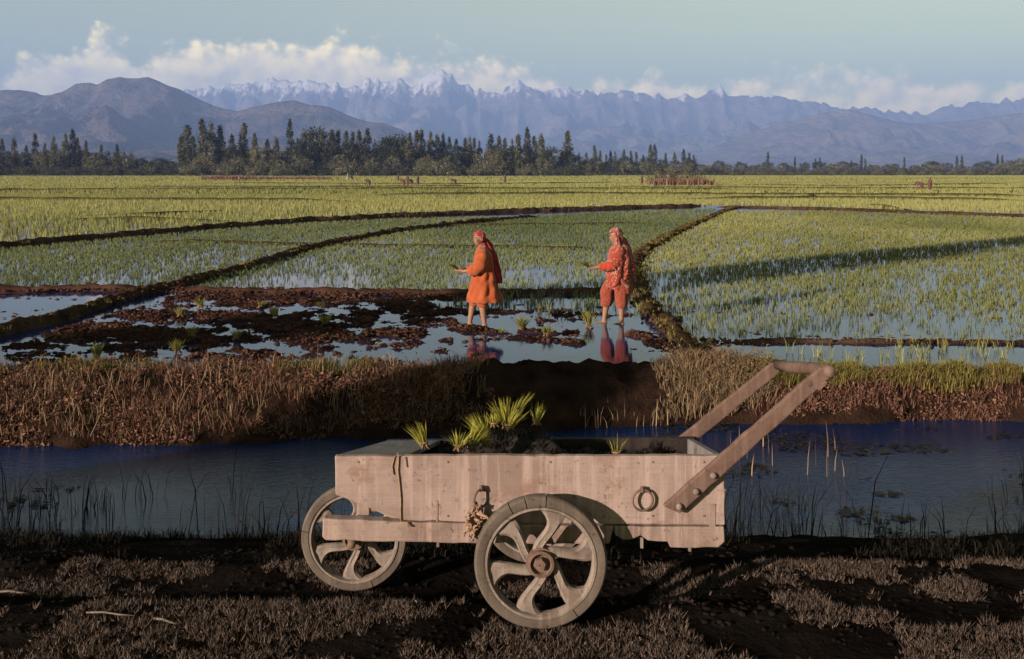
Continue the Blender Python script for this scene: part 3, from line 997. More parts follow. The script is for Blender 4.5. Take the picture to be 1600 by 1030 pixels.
stuff('verge_plants', verge(26000, -3.6, 3.6, 3.3, 4.30, 0.505, 91, 0.022) + verge(8000, 0.6, 3.4, 4.2, 4.75, 0.50, 92, 0.021) + verge(7000, -3.6, 0.6, 4.40, 4.8, 0.565, 93, 0.018),
      MAT['verge'], 'low dry pinkish plants on the dark road verge', 'ground cover')
x = RNG.uniform(-3.6, 3.6, 5000); y = RNG.uniform(3.3, 5.3, 5000)
v, f, t_ = clods(x, y, road_z(x, y), 0.009 * (0.4 + 1.4 * vnoise(x * 5, y * 5, 4)), .8)
stuff('soil_crumbs', [(v, f, t_)], MAT['road'], 'black crumbs of soil scattered on the road verge', 'soil')
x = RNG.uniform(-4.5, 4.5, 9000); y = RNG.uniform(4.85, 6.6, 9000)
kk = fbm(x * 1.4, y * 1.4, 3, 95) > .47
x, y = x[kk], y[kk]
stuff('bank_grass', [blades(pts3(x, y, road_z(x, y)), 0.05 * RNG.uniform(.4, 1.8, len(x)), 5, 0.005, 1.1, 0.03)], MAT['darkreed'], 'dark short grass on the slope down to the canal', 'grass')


# ------------------------------------------------------------------ mountains
def M_mountain(name, rock, rock2, snow_z=None, snow_w=200.0):
    m, t, bs = mat_new(name)
    v = coords(t)
    n = t.noise(v, 0.0035, 8, 0.68)
    c = t.mix(t.maprange(n, 0.38, 0.62), (*rock, 1), (*rock2, 1))
    if snow_z:
        geo = t.node('ShaderNodeNewGeometry')
        sp = t.node('ShaderNodeSeparateXYZ'); t.l.new(geo.outputs['Position'], sp.inputs[0])
        sn = t.noise(coords(t, (1, 0.5, 0.35)), 0.011, 7, 0.72)
        zz = t.math('ADD', sp.outputs[2], t.math('MULTIPLY', t.math('SUBTRACT', sn, 0.5), snow_w * 5))
        c = t.mix(t.maprange(zz, snow_z, snow_z + snow_w * 0.5), c, (0.62, 0.62, 0.64, 1))
    t.l.new(c, bs.inputs['Base Color'])
    bs.inputs['Roughness'].default_value = 1.0
    bs.inputs['Specular IOR Level'].default_value = 0.0
    n2 = t.noise(v, 0.01, 6, 0.65)
    bump(t, bs, n2, 1.0, 70.0)
    return m


def mountain(name, sil, Yr, front, seed, mat, spur, cut, nx=420, ny=90, jag=0.0):
    px = np.array([p[0] for p in sil], float); py = np.array([p[1] for p in sil], float)
    ps = np.linspace(px[0], px[-1], nx)
    ts = np.concatenate([np.linspace(0, 1, ny), np.linspace(1.02, 1.35, 8)])
    PX, T = np.meshgrid(ps, ts)
    Y = Yr - front * (1 - T)
    X = (PX - 800) / FPX * Yr * (0.75 + 0.25 * (Y / Yr))
    H = (HOR - np.interp(PX, px, py)) / FPX * Yr + 1.8
    H = H * (1 + jag * (ridged(PX * 0.05, PX * 0 + seed, 4, seed) - 0.6))
    wx = (fbm(X / spur * 0.6, Y / spur * 0.6, 3, seed + 40) - 0.5) * spur * 1.1
    rd = ridged((X + wx) / spur, Y / spur * 0.45, 5, seed)
    tt = np.clip(T, 0, 1)
    prof = tt ** 1.05
    edge = np.clip((1 - tt) * 6, 0, 1)
    Z = H * prof * (1 - cut * edge * (1 - rd) * 1.5) + 0 * Y
    Z = Z + H * 0.13 * edge * (fbm(X / spur * 5, Y / spur * 5, 3, seed + 9) - 0.5)
    back = T > 1
    Z = np.where(back, H * (1 - (T - 1) * 1.6), Z)
    Z = np.maximum(Z, -3.0) - 2.0 * (tt < 0.01)
    n, m = PX.shape
    I, J = np.meshgrid(np.arange(m - 1), np.arange(n - 1))
    a = (J * m + I).ravel()
    F = np.stack([a, a + 1, a + m + 1, a + m], 1)
    V = np.stack([X.ravel(), Y.ravel(), Z.ravel()], 1)
    return link(name, mesh_np(name, V, F, mat, True), kind='structure')


mountain('mountain', [(-700, 200), (-400, 170), (-150, 160), (-40, 146), (0, 141), (30, 141), (55, 144), (70, 150), (100, 142), (120, 131), (140, 129), (152, 133), (168, 124), (185, 121), (215, 123), (232, 121), (250, 128), (280, 140), (310, 155),
         (340, 167), (370, 174), (400, 166), (425, 161), (460, 157), (485, 164), (515, 167), (545, 181), (570, 189), (600, 193), (628, 203), (645, 214), (670, 232), (700, 250), (740, 262)],
         5400, 2800, 3, M_mountain('near_mountain_rock', (0.028, 0.028, 0.034), (0.130, 0.104, 0.092)), 420, 0.85, nx=440, ny=110, jag=0.02)
mountain('mountain', [(-200, 170), (150, 160), (250, 152), (300, 140), (330, 136), (362, 131), (385, 128), (400, 131), (430, 125), (470, 123), (490, 131), (520, 133), (550, 131), (575, 124), (600, 130), (625, 127), (650, 128), (665, 118), (690, 113), (705, 121),
         (730, 134), (760, 144), (785, 148), (800, 133), (815, 127), (830, 134), (850, 137), (865, 130), (890, 136), (920, 140), (960, 142), (1000, 150), (1050, 148), (1090, 152), (1105, 144), (1130, 139), (1150, 145), (1180, 152), (1230, 156),
         (1300, 166), (1380, 172), (1440, 178), (1500, 164), (1560, 156), (1600, 152), (1700, 146), (1900, 160), (2300, 175)],
         13800, 5200, 17, M_mountain('far_mountain_rock', (0.07, 0.062, 0.06), (0.20, 0.168, 0.15), 1010, 220), 620, 0.85, nx=640, ny=110, jag=0.17)
mountain('mountain', [(1020, 262), (1090, 240), (1150, 215), (1210, 196), (1250, 186), (1290, 176), (1325, 171), (1360, 179), (1400, 190), (1440, 193), (1490, 190), (1540, 184), (1580, 178), (1630, 172), (1750, 168), (1950, 175), (2300, 195)],
         9600, 3600, 29, M_mountain('right_hill_rock', (0.08, 0.066, 0.058), (0.20, 0.155, 0.13)), 520, 0.85, nx=320, ny=90, jag=0.02)


# ------------------------------------------------------------------ trees
def leaf_cloud(C, S, size, up=0.3):
    """triangular leaf sprays at centres C"""
    N = len(C)
    q = RNG.normal(0, 1, (N, 3, 3)); q /= np.linalg.norm(q, axis=2)[:, :, None]
    V = C[:, None, :] + q * (size * RNG.uniform(0.5, 1.2, N))[:, None, None]
    return V.reshape(-1, 3), np.arange(N * 3).reshape(-1, 3)


def crown_mesh(name, kind, mat):
    """crowns are one metre tall, later scaled to size"""
    Vs = []; n = 0
    Cs = []; T = []
    if kind == 'poplar':
        for b in range(90):
            zz = RNG.uniform(0.10, 0.99)
            r = 0.074 * min(1, (1 - zz) * 3.2 + 0.08) * min(1, zz * 4 + 0.25)
            a = RNG.uniform(0, 2 * math.pi); rr = r * math.sqrt(RNG.uniform(0.1, 1))
            c = np.array([math.cos(a) * rr, math.sin(a) * rr, zz])
            k = 34
            Cs.append(c + RNG.normal(0, 1, (k, 3)) * np.array([0.014, 0.014, 0.030])); T.append(np.full(k, RNG.uniform(0.1, 0.9)))
        size = 0.019
    elif kind == 'round':
        for b in range(95):
            d = RNG.normal(0, 1, 3); d /= np.linalg.norm(d)
            rr = RNG.uniform(0.45, 1) ** 0.6
            c = np.array([0.42 * d[0] * rr, 0.42 * d[1] * rr, 0.52 + 0.43 * d[2] * rr])
            k = 36
            Cs.append(c + RNG.normal(0, 1, (k, 3)) * 0.042); T.append(np.full(k, RNG.uniform(0.0, 1.0)))
        size = 0.032
    else:
        for b in range(60):
            a = RNG.uniform(0, 2 * math.pi); rr = math.sqrt(RNG.uniform(0, 1)) * 0.75
            top = 0.95 * math.sqrt(max(0.05, 1 - (rr / 0.8) ** 2)) * RNG.uniform(0.75, 1.05)
            c = np.array([math.cos(a) * rr, math.sin(a) * rr, top * RNG.uniform(0.35, 1.0)])
            k = 22
            Cs.append(c + RNG.normal(0, 1, (k, 3)) * np.array([0.07, 0.07, 0.06])); T.append(np.full(k, RNG.uniform(0.0, 1.0)))
        size = 0.05
    C = np.concatenate(Cs); T = np.concatenate(T)
    V, F = leaf_cloud(C, None, size)
    tint = np.clip(np.repeat(T, 3) + np.repeat(RNG.normal(0, 0.18, len(C)), 3), 0, 1)
    return mesh_np(name, V, F, mat, False, tint)


def trunk_mesh(kind):
    m = MB()
    if kind == 'poplar':
        m.tube([(0, 0, -0.02), (0.004, 0, 0.3), (0, 0.004, 0.65), (0, 0, 0.93)], [0.013, 0.011, 0.007, 0.002], 7)
        for k in range(9):
            z = 0.15 + k * 0.08; a = k * 2.4
            m.tube([(0, 0, z), (0.03 * math.cos(a), 0.03 * math.sin(a), z + 0.06), (0.05 * math.cos(a), 0.05 * math.sin(a), z + 0.14)], [0.005, 0.003, 0.001], 5)
    elif kind == 'round':
        m.tube([(0, 0, -0.02), (0.01, 0, 0.18), (0, 0.01, 0.4), (0, 0, 0.8)], [0.03, 0.024, 0.018, 0.005], 8)
        for k in range(8):
            z = 0.2 + k * 0.05; a = k * 2.4
            m.tube([(0, 0, z), (0.13 * math.cos(a), 0.13 * math.sin(a), z + 0.13), (0.28 * math.cos(a), 0.28 * math.sin(a), z + 0.27)], [0.013, 0.009, 0.003], 6)
    else:
        for k in range(9):
            a = k * 2.4; r = 0.06 + 0.05 * k
            m.tube([(0.02 * math.cos(a), 0.02 * math.sin(a), -0.02), (r * 0.6 * math.cos(a), r * 0.6 * math.sin(a), 0.35), (r * math.cos(a), r * math.sin(a), 0.72)], [0.02, 0.014, 0.004], 5)
    return m.mesh('trunk', MAT['bark'], True)


CROWN = {('poplar', 'p'): [crown_mesh('crown', 'poplar', MAT['leaf_p']) for _ in range(5)],
         ('poplar', 'd'): [crown_mesh('crown', 'poplar', MAT['leaf_d']) for _ in range(3)],
         ('round', 'd'): [crown_mesh('crown', 'round', MAT['leaf_d']) for _ in range(4)],
         ('round', 'w'): [crown_mesh('crown', 'round', MAT['leaf_w']) for _ in range(4)],
         ('bush', 'w'): [crown_mesh('crown', 'bush', MAT['leaf_w']) for _ in range(4)],
         ('bush', 'd'): [crown_mesh('crown', 'bush', MAT['leaf_d']) for _ in range(3)]}
TRUNK = {k: trunk_mesh(k) for k in ('poplar', 'round', 'bush')}
TREES = []


def tree(kind, tone, px, top, Y, wide=1.0, ground=-0.72):
    H = (HOR - top) / FPX * Y + CAM_Z - ground
    TREES.append((px, kind, tone, H, Y, wide, ground))


def clump(kind, tone, x0, x1, n, t0, t1, Y0, Y1, w0, w1):
    for k in range(n):
        px = x0 + (x1 - x0) * (k + RNG.uniform(0.1, 0.9)) / n
        tree(kind, tone, px, RNG.uniform(t0, t1), RNG.uniform(Y0, Y1), RNG.uniform(w0, w1))


# left group
for px, tp in ((3, 219), (22, 216), (55, 211), (84, 215), (102, 210), (113, 204), (134, 222), (158, 227), (183, 226), (41, 228), (70, 226), (121, 217)):
    tree('poplar', 'd' if px % 2 else 'p', px, tp, 395 + (px % 7) * 5, 1.1)
for px, tp, wd, tn in ((10, 238, 1.1, 'd'), (38, 236, 1.0, 'd'), (66, 236, 1.0, 'w'), (92, 230, 1.1, 'w'), (122, 234, 1.2, 'd'), (150, 240, 1.0, 'w'), (172, 234, 1.1, 'w'), (196, 234, 1.1, 'w'), (222, 246, 1.3, 'd'), (246, 245, 1.4, 'd'), (264, 248, 1.3, 'd'), (-25, 230, 1.2, 'd'), (-60, 236, 1.3, 'd')):
    tree('round', tn, px, tp, 400 + (px % 5) * 4, wd)
clump('bush', 'd', -40, 280, 11, 256, 264, 372, 392, 0.8, 1.2)
# main grove
for px, tp, wd, tn in ((283, 214, 1.3, 'p'), (292, 198, 1.7, 'p'), (301, 214, 1.3, 'p'), (316, 189, 1.3, 'p'), (330, 193, 1.3, 'p'), (344, 197, 1.4, 'd'), (362, 212, 1.2, 'd'), (381, 195, 1.3, 'p'), (398, 211, 1.2, 'p'), (418, 219, 1.2, 'd'),
                       (432, 217, 1.2, 'p'), (453, 189, 0.9, 'd'), (519, 205, 1.3, 'p'), (528, 206, 1.3, 'd'), (541, 205, 1.2, 'd'), (551, 207, 1.2, 'd'), (561, 206, 1.2, 'd'), (574, 203, 1.3, 'd'), (640, 210, 1.2, 'p'), (651, 205, 1.2, 'p'), (659, 204, 1.2, 'p'),
                       (673, 208, 1.2, 'p'), (683, 210, 1.1, 'p'), (692, 210, 1.2, 'p'), (702, 216, 1.1, 'd'), (713, 219, 1.2, 'd'), (727, 216, 1.2, 'd'), (734, 216, 1.1, 'p'), (741, 217, 1.1, 'p'), (749, 222, 1.1, 'p'), (767, 210, 1.4, 'd'), (780, 214, 1.2, 'p'),
                       (789, 217, 1.2, 'p'), (800, 219, 1.2, 'p'), (810, 211, 1.2, 'p'), (824, 202, 1.2, 'd'), (835, 215, 1.4, 'p'), (846, 210, 1.2, 'p'), (887, 206, 1.4, 'p'), (878, 236, 1.2, 'd'), (503, 207, 1.3, 'p'), (470, 222, 1.2, 'd')):
    tree('poplar', tn, px, tp, 385 + (px % 9) * 5, wd)
for px, tp, wd, tn in ((328, 222, 1.1, 'w'), (345, 228, 1.1, 'w'), (366, 225, 1.0, 'd'), (388, 232, 1.0, 'w'), (408, 226, 1.0, 'w'), (424, 231, 1.0, 'd'), (448, 230, 1.0, 'w'), (470, 226, 1.0, 'w'), (495, 193, 0.95, 'd'), (482, 212, 0.9, 'd'), (512, 222, 1.0, 'd'), (545, 226, 1.2, 'd'), (570, 224, 1.1, 'd'), (602, 211, 0.9, 'd'), (617, 206, 1.0, 'd'), (632, 214, 0.8, 'd'),
                       (600, 234, 1.1, 'd'), (655, 232, 1.1, 'd'), (680, 230, 1.1, 'd'), (705, 234, 1.1, 'd'), (730, 236, 1.1, 'd'), (762, 230, 1.1, 'w'), (785, 240, 1.2, 'w'), (812, 238, 1.1, 'd'), (845, 236, 1.0, 'd'), (862, 226, 1.1, 'd'), (902, 240, 1.1, 'd')):
    tree('round', tn, px, tp, 392 + (px % 6) * 4, wd)
for px, tp, wd in ((297, 250, 1.0), (352, 248, 1.1), (395, 252, 1.0), (440, 250, 1.0), (548, 247, 1.2), (668, 249, 1.2), (692, 245, 1.2), (713, 251, 1.1), (768, 246, 1.1), (742, 256, 1.0), (822, 254, 1.0)):
    tree('bush', 'w', px, tp, 366 + (int(px) % 5) * 3, wd)
clump('bush', 'd', 500, 900, 14, 256, 263, 368, 382, 0.9, 1.3)
clump('bush', 'd', 278, 905, 34, 248, 258, 376, 396, 1.1, 1.8)
clump('round', 'd', 290, 900, 22, 224, 240, 404, 420, 0.9, 1.2)
clump('round', 'w', 300, 880, 12, 238, 248, 380, 392, 1.0, 1.3)
clump('round', 'd', -50, 200, 9, 232, 242, 404, 420, 1.0, 1.3)
clump('bush', 'd', -60, 280, 14, 248, 257, 384, 404, 1.1, 1.8)
# the lower trees to the right of the grove
for px, tp in ((905, 240), (916, 238), (929, 229), (938, 237), (954, 237), (961, 238), (975, 234), (986, 237), (994, 238), (1016, 227), (1023, 226), (1040, 240), (1054, 238), (1068, 234), (1077, 240), (1084, 243), (947, 242), (1005, 243)):
    tree('poplar', 'p' if px % 3 else 'd', px, tp, 520 + (px % 8) * 8, 1.15)
clump('round', 'd', 905, 1090, 13, 243, 254, 470, 520, 1.0, 1.3)
clump('round', 'w', 905, 1090, 7, 250, 256, 440, 470, 1.0, 1.3)
for px, tp in ((1200, 238), (1242, 246), (1274, 248), (1281, 246), (1346, 242), (1352, 248), (1413, 246), (1495, 244), (1503, 243), (1559, 242), (1566, 243), (1330, 250)):
    tree('poplar', 'd', px, tp, 640 + (px % 8) * 6, 1.0)
clump('round', 'd', 1085, 1620, 26, 250, 258, 600, 680, 1.1, 1.6)
clump('round', 'w', 1085, 1620, 24, 254, 261, 520, 600, 1.2, 1.7)
clump('round', 'd', 1620, 1760, 5, 248, 257, 560, 640, 1.1, 1.6)
clump('bush', 'w', 1120, 1640, 16, 264, 267, 470, 520, 1.0, 1.6)
clump('bush', 'd', 900, 1640, 30, 259, 264, 520, 590, 1.4, 2.2)
for px, tp in ((1572, 250), (1592, 246), (1612, 246)):
    tree('round', 'w', px, tp, 560, 1.4)

ORD = ['first', 'second', 'third', 'fourth', 'fifth', 'sixth', 'seventh', 'eighth', 'ninth', 'tenth', 'eleventh', 'twelfth']


def ordinal(n):
    if n < 12:
        return ORD[n]
    k = n + 1
    suf = 'th' if 10 <= k % 100 <= 20 else {1: 'st', 2: 'nd', 3: 'rd'}.get(k % 10, 'th')
    return f'{k}{suf}'


NAMES = {('poplar', 'p'): ('poplar_tree', 'slim grey green poplar', 'poplar'), ('poplar', 'd'): ('poplar_tree', 'slim dark poplar', 'poplar'),
         ('round', 'd'): ('broadleaf_tree', 'dark round-crowned tree', 'tree'), ('round', 'w'): ('willow_tree', 'pale round-crowned willow', 'tree'),
         ('bush', 'w'): ('bush', 'pale bush', 'bush'), ('bush', 'd'): ('bush', 'dark bush', 'bush')}
TREES.sort(key=lambda q: q[0])
count = {}
for i, (px, kind, tone, H, Y, wide, ground) in enumerate(TREES):
    nm, desc, cat = NAMES[(kind, tone)]
    zone = 'left tree group' if px < 275 else 'main grove' if px < 903 else 'low trees right of the grove' if px < 1095 else 'distant right tree line'
    c = count.get((zone, kind, tone), 0); count[(zone, kind, tone)] = c + 1
    o = thing(nm, ((px - 800) / FPX * Y, Y, ground), f'{desc} in the {zone}, {ordinal(c)} from its left', cat, f'{cat}s of the {zone}')
    o.rotation_euler.z = RNG.uniform(0, 6.28)
    w = H * wide
    o.scale = (w, w, H)
    ms = CROWN[(kind, tone)]
    link('crown', ms[i % len(ms)], o)
    link('trunk', TRUNK[kind], o)


# ------------------------------------------------------------------ brushwood fences far out in the fields
def brush_fence(px0, px1, ybase, ytop, depth, label):
    Yb = FPX * (CAM_Z - PZ) / (ybase - HOR)
    x0 = (px0 - 800) / FPX * Yb; x1 = (px1 - 800) / FPX * Yb
    h = CAM_Z - PZ - (ytop - HOR) / FPX * Yb
    root = thing('brushwood_fence', ((x0 + x1) / 2, Yb, PZ - 0.05), label, 'fence')
    n = int((x1 - x0) * 45)
    x = RNG.uniform(x0, x1, n) - (x0 + x1) / 2; y = RNG.choice([0.0, depth], n) + RNG.normal(0, 0.25, n)
    hh = h * (0.75 + 0.35 * fbm(x * 0.8, y, 2, 3))
    v, f, t_ = blades(pts3(x, y, 0.0), hh, 4, 0.07, 0.35, 0.2)
    o = link('brushwood', mesh_np('brushwood', v, f, MAT['brush'], False, t_), root, kind='stuff')
    m = MB()
    for k in range(int((x1 - x0) / 2.2) + 1):
        q = MB().tube([(-(x1 - x0) / 2 + k * 2.2, -0.15, -0.1), (-(x1 - x0) / 2 + k * 2.2 + 0.1, -0.12, h * 1.08)], [0.07, 0.05], 6)
        link('post', q.mesh('post', MAT['bark'], True), root)
    return root


brush_fence(1022, 1117, 291, 274, 5.0, 'pinkish brushwood fence round a bushy plot out in the right fields')
brush_fence(316, 396, 281.5, 272, 3.0, 'long brown brushwood fence at the foot of the main grove')
brush_fence(398, 514, 281, 274, 3.0, 'low brown brushwood fence at the right of the long one by the grove')
for i, (px, tp, wd) in enumerate(((1032, 259, 0.9), (1050, 264, 0.7), (1068, 261, 0.75), (1088, 265, 0.75))):
    Y = 158.0
    H = (HOR - tp) / FPX * Y + CAM_Z - PZ
    o = thing('bush', ((px - 800) / FPX * Y, Y, PZ - 0.03), f'grey green bush inside the brushwood fence, {ordinal(i)} from its left', 'bush', 'bushes inside the brushwood fence')
    o.scale = (H * wd * 1.2, H * wd * 1.2, H)
    link('crown', CROWN[('bush', 'w')][i], o); link('trunk', TRUNK['bush'], o)


# ------------------------------------------------------------------ unseen shrub added to shade the bank; poplar behind the camera throwing a long shadow
def shadow_tree(kind, tone, x, y, H, wide, label, cat, nm):
    o = thing(nm, (x, y, 0.0), label, cat)
    o.scale = (H * wide, H * wide, H)
    for k in range(9 if kind == 'bush' else 3):
        link('crown', CROWN[(kind, tone)][k % 3], o).rotation_euler.z = 1.3 * k
    link('trunk', TRUNK[kind], o)
    return o


shadow_tree('bush', 'd', -11.8, 1.05, 4.5, 0.36, 'dense unseen shrub added left of the photographer to shade the canal bank', 'bush', 'bush')
shadow_tree('poplar', 'd', -23.7, -1.8, 13.4, 1.1, 'tall poplar beside the road behind the photographer', 'poplar', 'poplar_tree')


# ------------------------------------------------------------------ the handcart
CO = (0.10, 4.36, 0.0)
cart = thing('handcart', CO, 'weathered pinkish wooden handcart with iron wheels standing on the road verge', 'handcart')
FY = 4.0                                           # plane of the near side


def fx(px): return (px - 800) / FPX * FY
def fz(py): return CAM_Z - (py - HOR) / FPX * FY
def fpoly(pp): return [(fx(a), fz(b)) for a, b in pp]


def rough_prism(poly, y0, y1, seed, amp=0.0035, n=26):
    """board whose outline wanders a little"""
    out = []
    for i in range(len(poly)):
        a = poly[i]; b = poly[(i + 1) % len(poly)]
        L = math.hypot(b[0] - a[0], b[1] - a[1]); k = max(1, int(L * n))
        for j in range(k):
            s = j / k
            x = a[0] + (b[0] - a[0]) * s; z = a[1] + (b[1] - a[1]) * s
            if j:
                x += (float(vnoise(x * 31, z * 31, seed)) - 0.5) * 2 * amp; z += (float(vnoise(x * 37 + 9, z * 37, seed + 1)) - 0.5) * 2 * amp
            out.append((x, z))
    return MB().prism(out, y0, y1)


side = rough_prism(fpoly([(523, 713), (1133, 712.5), (1133, 821), (900, 819), (627, 813), (610, 805), (570, 790), (524, 773)]), FY, FY + 0.032, 3).part('side_panel', MAT['wood'], cart, CO, bevel=0.004)
rough_prism(fpoly([(505, 808), (628, 814.5), (900, 820.5), (958, 821.5), (952, 849), (740, 848), (509, 843), (504, 838)]), FY - 0.012, FY + 0.045, 5).part('frame_rail', MAT['wood2'], cart, CO, bevel=0.006)
rough_prism(fpoly([(959.5, 822), (1131, 822.5), (1132, 846), (1122, 855), (1047, 855), (1043, 846), (1012, 844), (1001, 836), (988, 842), (974, 843), (961, 836)]), FY - 0.006, FY + 0.03, 8).part('lower_board', MAT['wood2'], cart, CO, bevel=0.004)
BY = 4.71                                          # far side, lower than the near one
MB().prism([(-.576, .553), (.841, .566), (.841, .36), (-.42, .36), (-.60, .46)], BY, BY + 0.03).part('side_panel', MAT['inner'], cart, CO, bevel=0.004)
MB().prism([(-.70, .40), (.84, .37), (.84, .30), (-.70, .325)], BY - 0.02, BY + 0.035).part('frame_rail', MAT['wood2'], cart, CO, bevel=0.005)
MB().hexa([(.800, FY + .034, .37), (.829, FY + .034, .37), (.836, BY - .002, .35), (.806, BY - .002, .35), (.800, FY + .034, .676), (.829, FY + .034, .676), (.836, BY - .002, .562), (.806, BY - .002, .562)]).part('end_panel', MAT['deck'], cart, CO, bevel=0.004)
MB().hexa([(-.42, FY + .034, .395), (.798, FY + .034, .395), (.798, BY - .002, .375), (-.42, BY - .002, .375), (-.42, FY + .034, .42), (.798, FY + .034, .42), (.798, BY - .002, .40), (-.42, BY - .002, .40)]).part('floor_board', MAT['wood2'], cart, CO)
MB().hexa([(-.688, FY + .034, .53), (-.421, FY + .034, .40), (-.421, BY - .002, .38), (-.60, BY - .002, .47), (-.686, FY + .034, .555), (-.421, FY + .034, .425), (-.421, BY - .002, .405), (-.60, BY - .002, .495)]).part('nose_board', MAT['wood2'], cart, CO)
MB().hexa([(-.690, FY + .034, .655), (-.425, FY + .034, .648), (-.33, BY - .002, .536), (-.574, BY - .002, .535), (-.690, FY + .034, .677), (-.425, FY + .034, .670), (-.33, BY - .002, .556), (-.574, BY - .002, .555)]).part('nose_deck', MAT['deck'], cart, CO, bevel=0.004)
MB().hexa([(-.690, FY + .034, .557), (-.668, FY + .034, .557), (-.56, BY - .002, .497), (-.575, BY - .002, .497), (-.690, FY + .034, .653), (-.668, FY + .034, .653), (-.56, BY - .002, .533), (-.575, BY - .002, .533)]).part('nose_end', MAT['wood2'], cart, CO)


def wheel(c, RR, label, thick=0.058, gap=(119, 104, 85, 305), turn=0.0):
    """iron wheel: six curved spokes, felloe-like tyre"""
    s = RR / 0.25
    ty = MB()
    gs = sorted(R(a + turn) for a in gap)
    prof = [(0.2515 * s, -.016), (0.2515 * s, .016), (.247 * s, thick / 2), (.211 * s, thick / 2), (.211 * s, -thick / 2 + .004), (.217 * s, -thick / 2), (.243 * s, -thick / 2), (.249 * s, -thick / 2 + .005)]
    for i in range(len(gs)):
        a0 = gs[i] + 0.008; a1 = (gs[i + 1] if i + 1 < len(gs) else gs[0] + 2 * math.pi) - 0.008
        ty.lathe(c, prof, max(4, int((a1 - a0) / 0.08)), a0, a1)
    w = link('wheel', MB().lathe(c, [(.2105 * s, -.030), (.2105 * s, .026), (.199 * s, .026), (.194 * s, .012), (.194 * s, -.016), (.202 * s, -.030)], 64).mesh('wheel', MAT['iron'], True, CO), cart, label=label)
    e = w.modifiers.new('split', 'EDGE_SPLIT'); e.split_angle = R(35)
    o = link('tyre', ty.mesh('tyre', MAT['tyre'], True, CO), w)
    e = o.modifiers.new('split', 'EDGE_SPLIT'); e.split_angle = R(35)
    hub = MB().lathe(c, [(.056 * s, -.022), (.056 * s, .03), (.004, .03), (.004, -.022)], 32)
    hub.lathe(c, [(.050 * s, -.040), (.050 * s, -.015), (.036 * s, -.015), (.036 * s, -.036), (.040 * s, -.042)], 32)
    o = link('hub', hub.mesh('hub', MAT['rust'], True, CO), w)
    e = o.modifiers.new('split', 'EDGE_SPLIT'); e.split_angle = R(35)
    nut = MB().lathe((c[0] - .004, c[1], c[2] + .002), [(.022 * s, -.052), (.024 * s, -.046), (.024 * s, -.02), (.003, -.02), (.003, -.052)], 6, R(12))
    nut.part('axle_nut', MAT['rust'], w, CO)
    for k in range(6):
        base = R(78 + 60 * k + turn)
        m = MB(); rows = 12; vs = []; fs = []
        for i in range(rows):
            u = i / (rows - 1)
            r = (.046 + (.199 - .046) * u) * s
            ang = base + R(26 * (1 - u) ** 2 - 58 * u * (1 - u) * (1 - 0.35 * u))
            hw = s * (.0185 + .004 * (1 - u) ** 3 + .036 * max(0, u - .5) ** 1.6 / .5 ** 1.6)
            tn = Vector((-math.sin(ang), 0, math.cos(ang))); p = Vector((c[0] + r * math.cos(ang), c[1], c[2] + r * math.sin(ang)))
            for q, yy in ((-1, .012), (-1, -.010), (-.62, -.019), (-.1, -.016), (.62, -.021), (1, -.012), (1, .012)):
                v = p + tn * (q * hw); v.y += yy; vs.append(v)
        mm = 7
        for i in range(rows - 1):
            for q in range(mm):
                q2 = (q + 1) % mm
                fs.append((i * mm + q, i * mm + q2, (i + 1) * mm + q2, (i + 1) * mm + q))
        fs.append(tuple(range(mm))); fs.append(tuple(range(rows * mm - 1, rows * mm - mm - 1, -1)))
        m.add(vs, fs)
        m.part('spoke', MAT['iron'], w, CO, True).modifiers.new('split', 'EDGE_SPLIT').split_angle = R(40)
    return w


wheel((.109, 3.90, .3095), .251, 'large near wheel in front of the box')
wheel((.109, 4.80, .212), .251, 'far wheel behind the box', turn=23)
wheel((-.691, 4.50, .186), .231, 'smaller nose wheel at the front end', 0.05, (40, 160, 280), 12)
MB().tube([(.109, 3.93, .3095), (.109, 4.79, .212)], .018, 10).part('axle', MAT['rust'], cart, CO, True)
MB().hexa([(.06, FY + .05, .305), (.16, FY + .05, .305), (.16, BY - .03, .25), (.06, BY - .03, .25), (.06, FY + .05, .375), (.16, FY + .05, .375), (.16, BY - .03, .345), (.06, BY - .03, .345)]).part('axle_beam', MAT['wood2'], cart, CO, bevel=0.006)
MB().tube([(-.691, 4.40, .186), (-.691, 4.62, .186)], .018, 10).part('axle', MAT['rust'], cart, CO, True)
MB().box(-.62, -.57, 4.10, 4.20, .41, .52).part('bracket', MAT['wood2'], cart, CO, bevel=0.005)
MB().tube([(-.565, 4.12, .445), (-.46, 4.12, .44)], [.022, .018], 8).part('bracket_bolt', MAT['rust'], cart, CO, True)


# handle: two bars and the cross bar
def slanted(p0, p1, w, y0, y1, cut=0.45):
    d = Vector((p1[0] - p0[0], 0, p1[1] - p0[1])).normalized(); nrm = Vector((-d.z, 0, d.x))
    a = Vector((p0[0], 0, p0[1])); b = Vector((p1[0], 0, p1[1])); h = w / 2
    pts = [a + nrm * h - d * w * cut, a - nrm * h, b - nrm * h * 0.86, b + d * h * .7 - nrm * h * .45, b + d * h * .7 + nrm * h * .45, b + nrm * h * 0.86]
    return rough_prism([(p.x, p.z) for p in pts], y0, y1, 17, 0.0025)


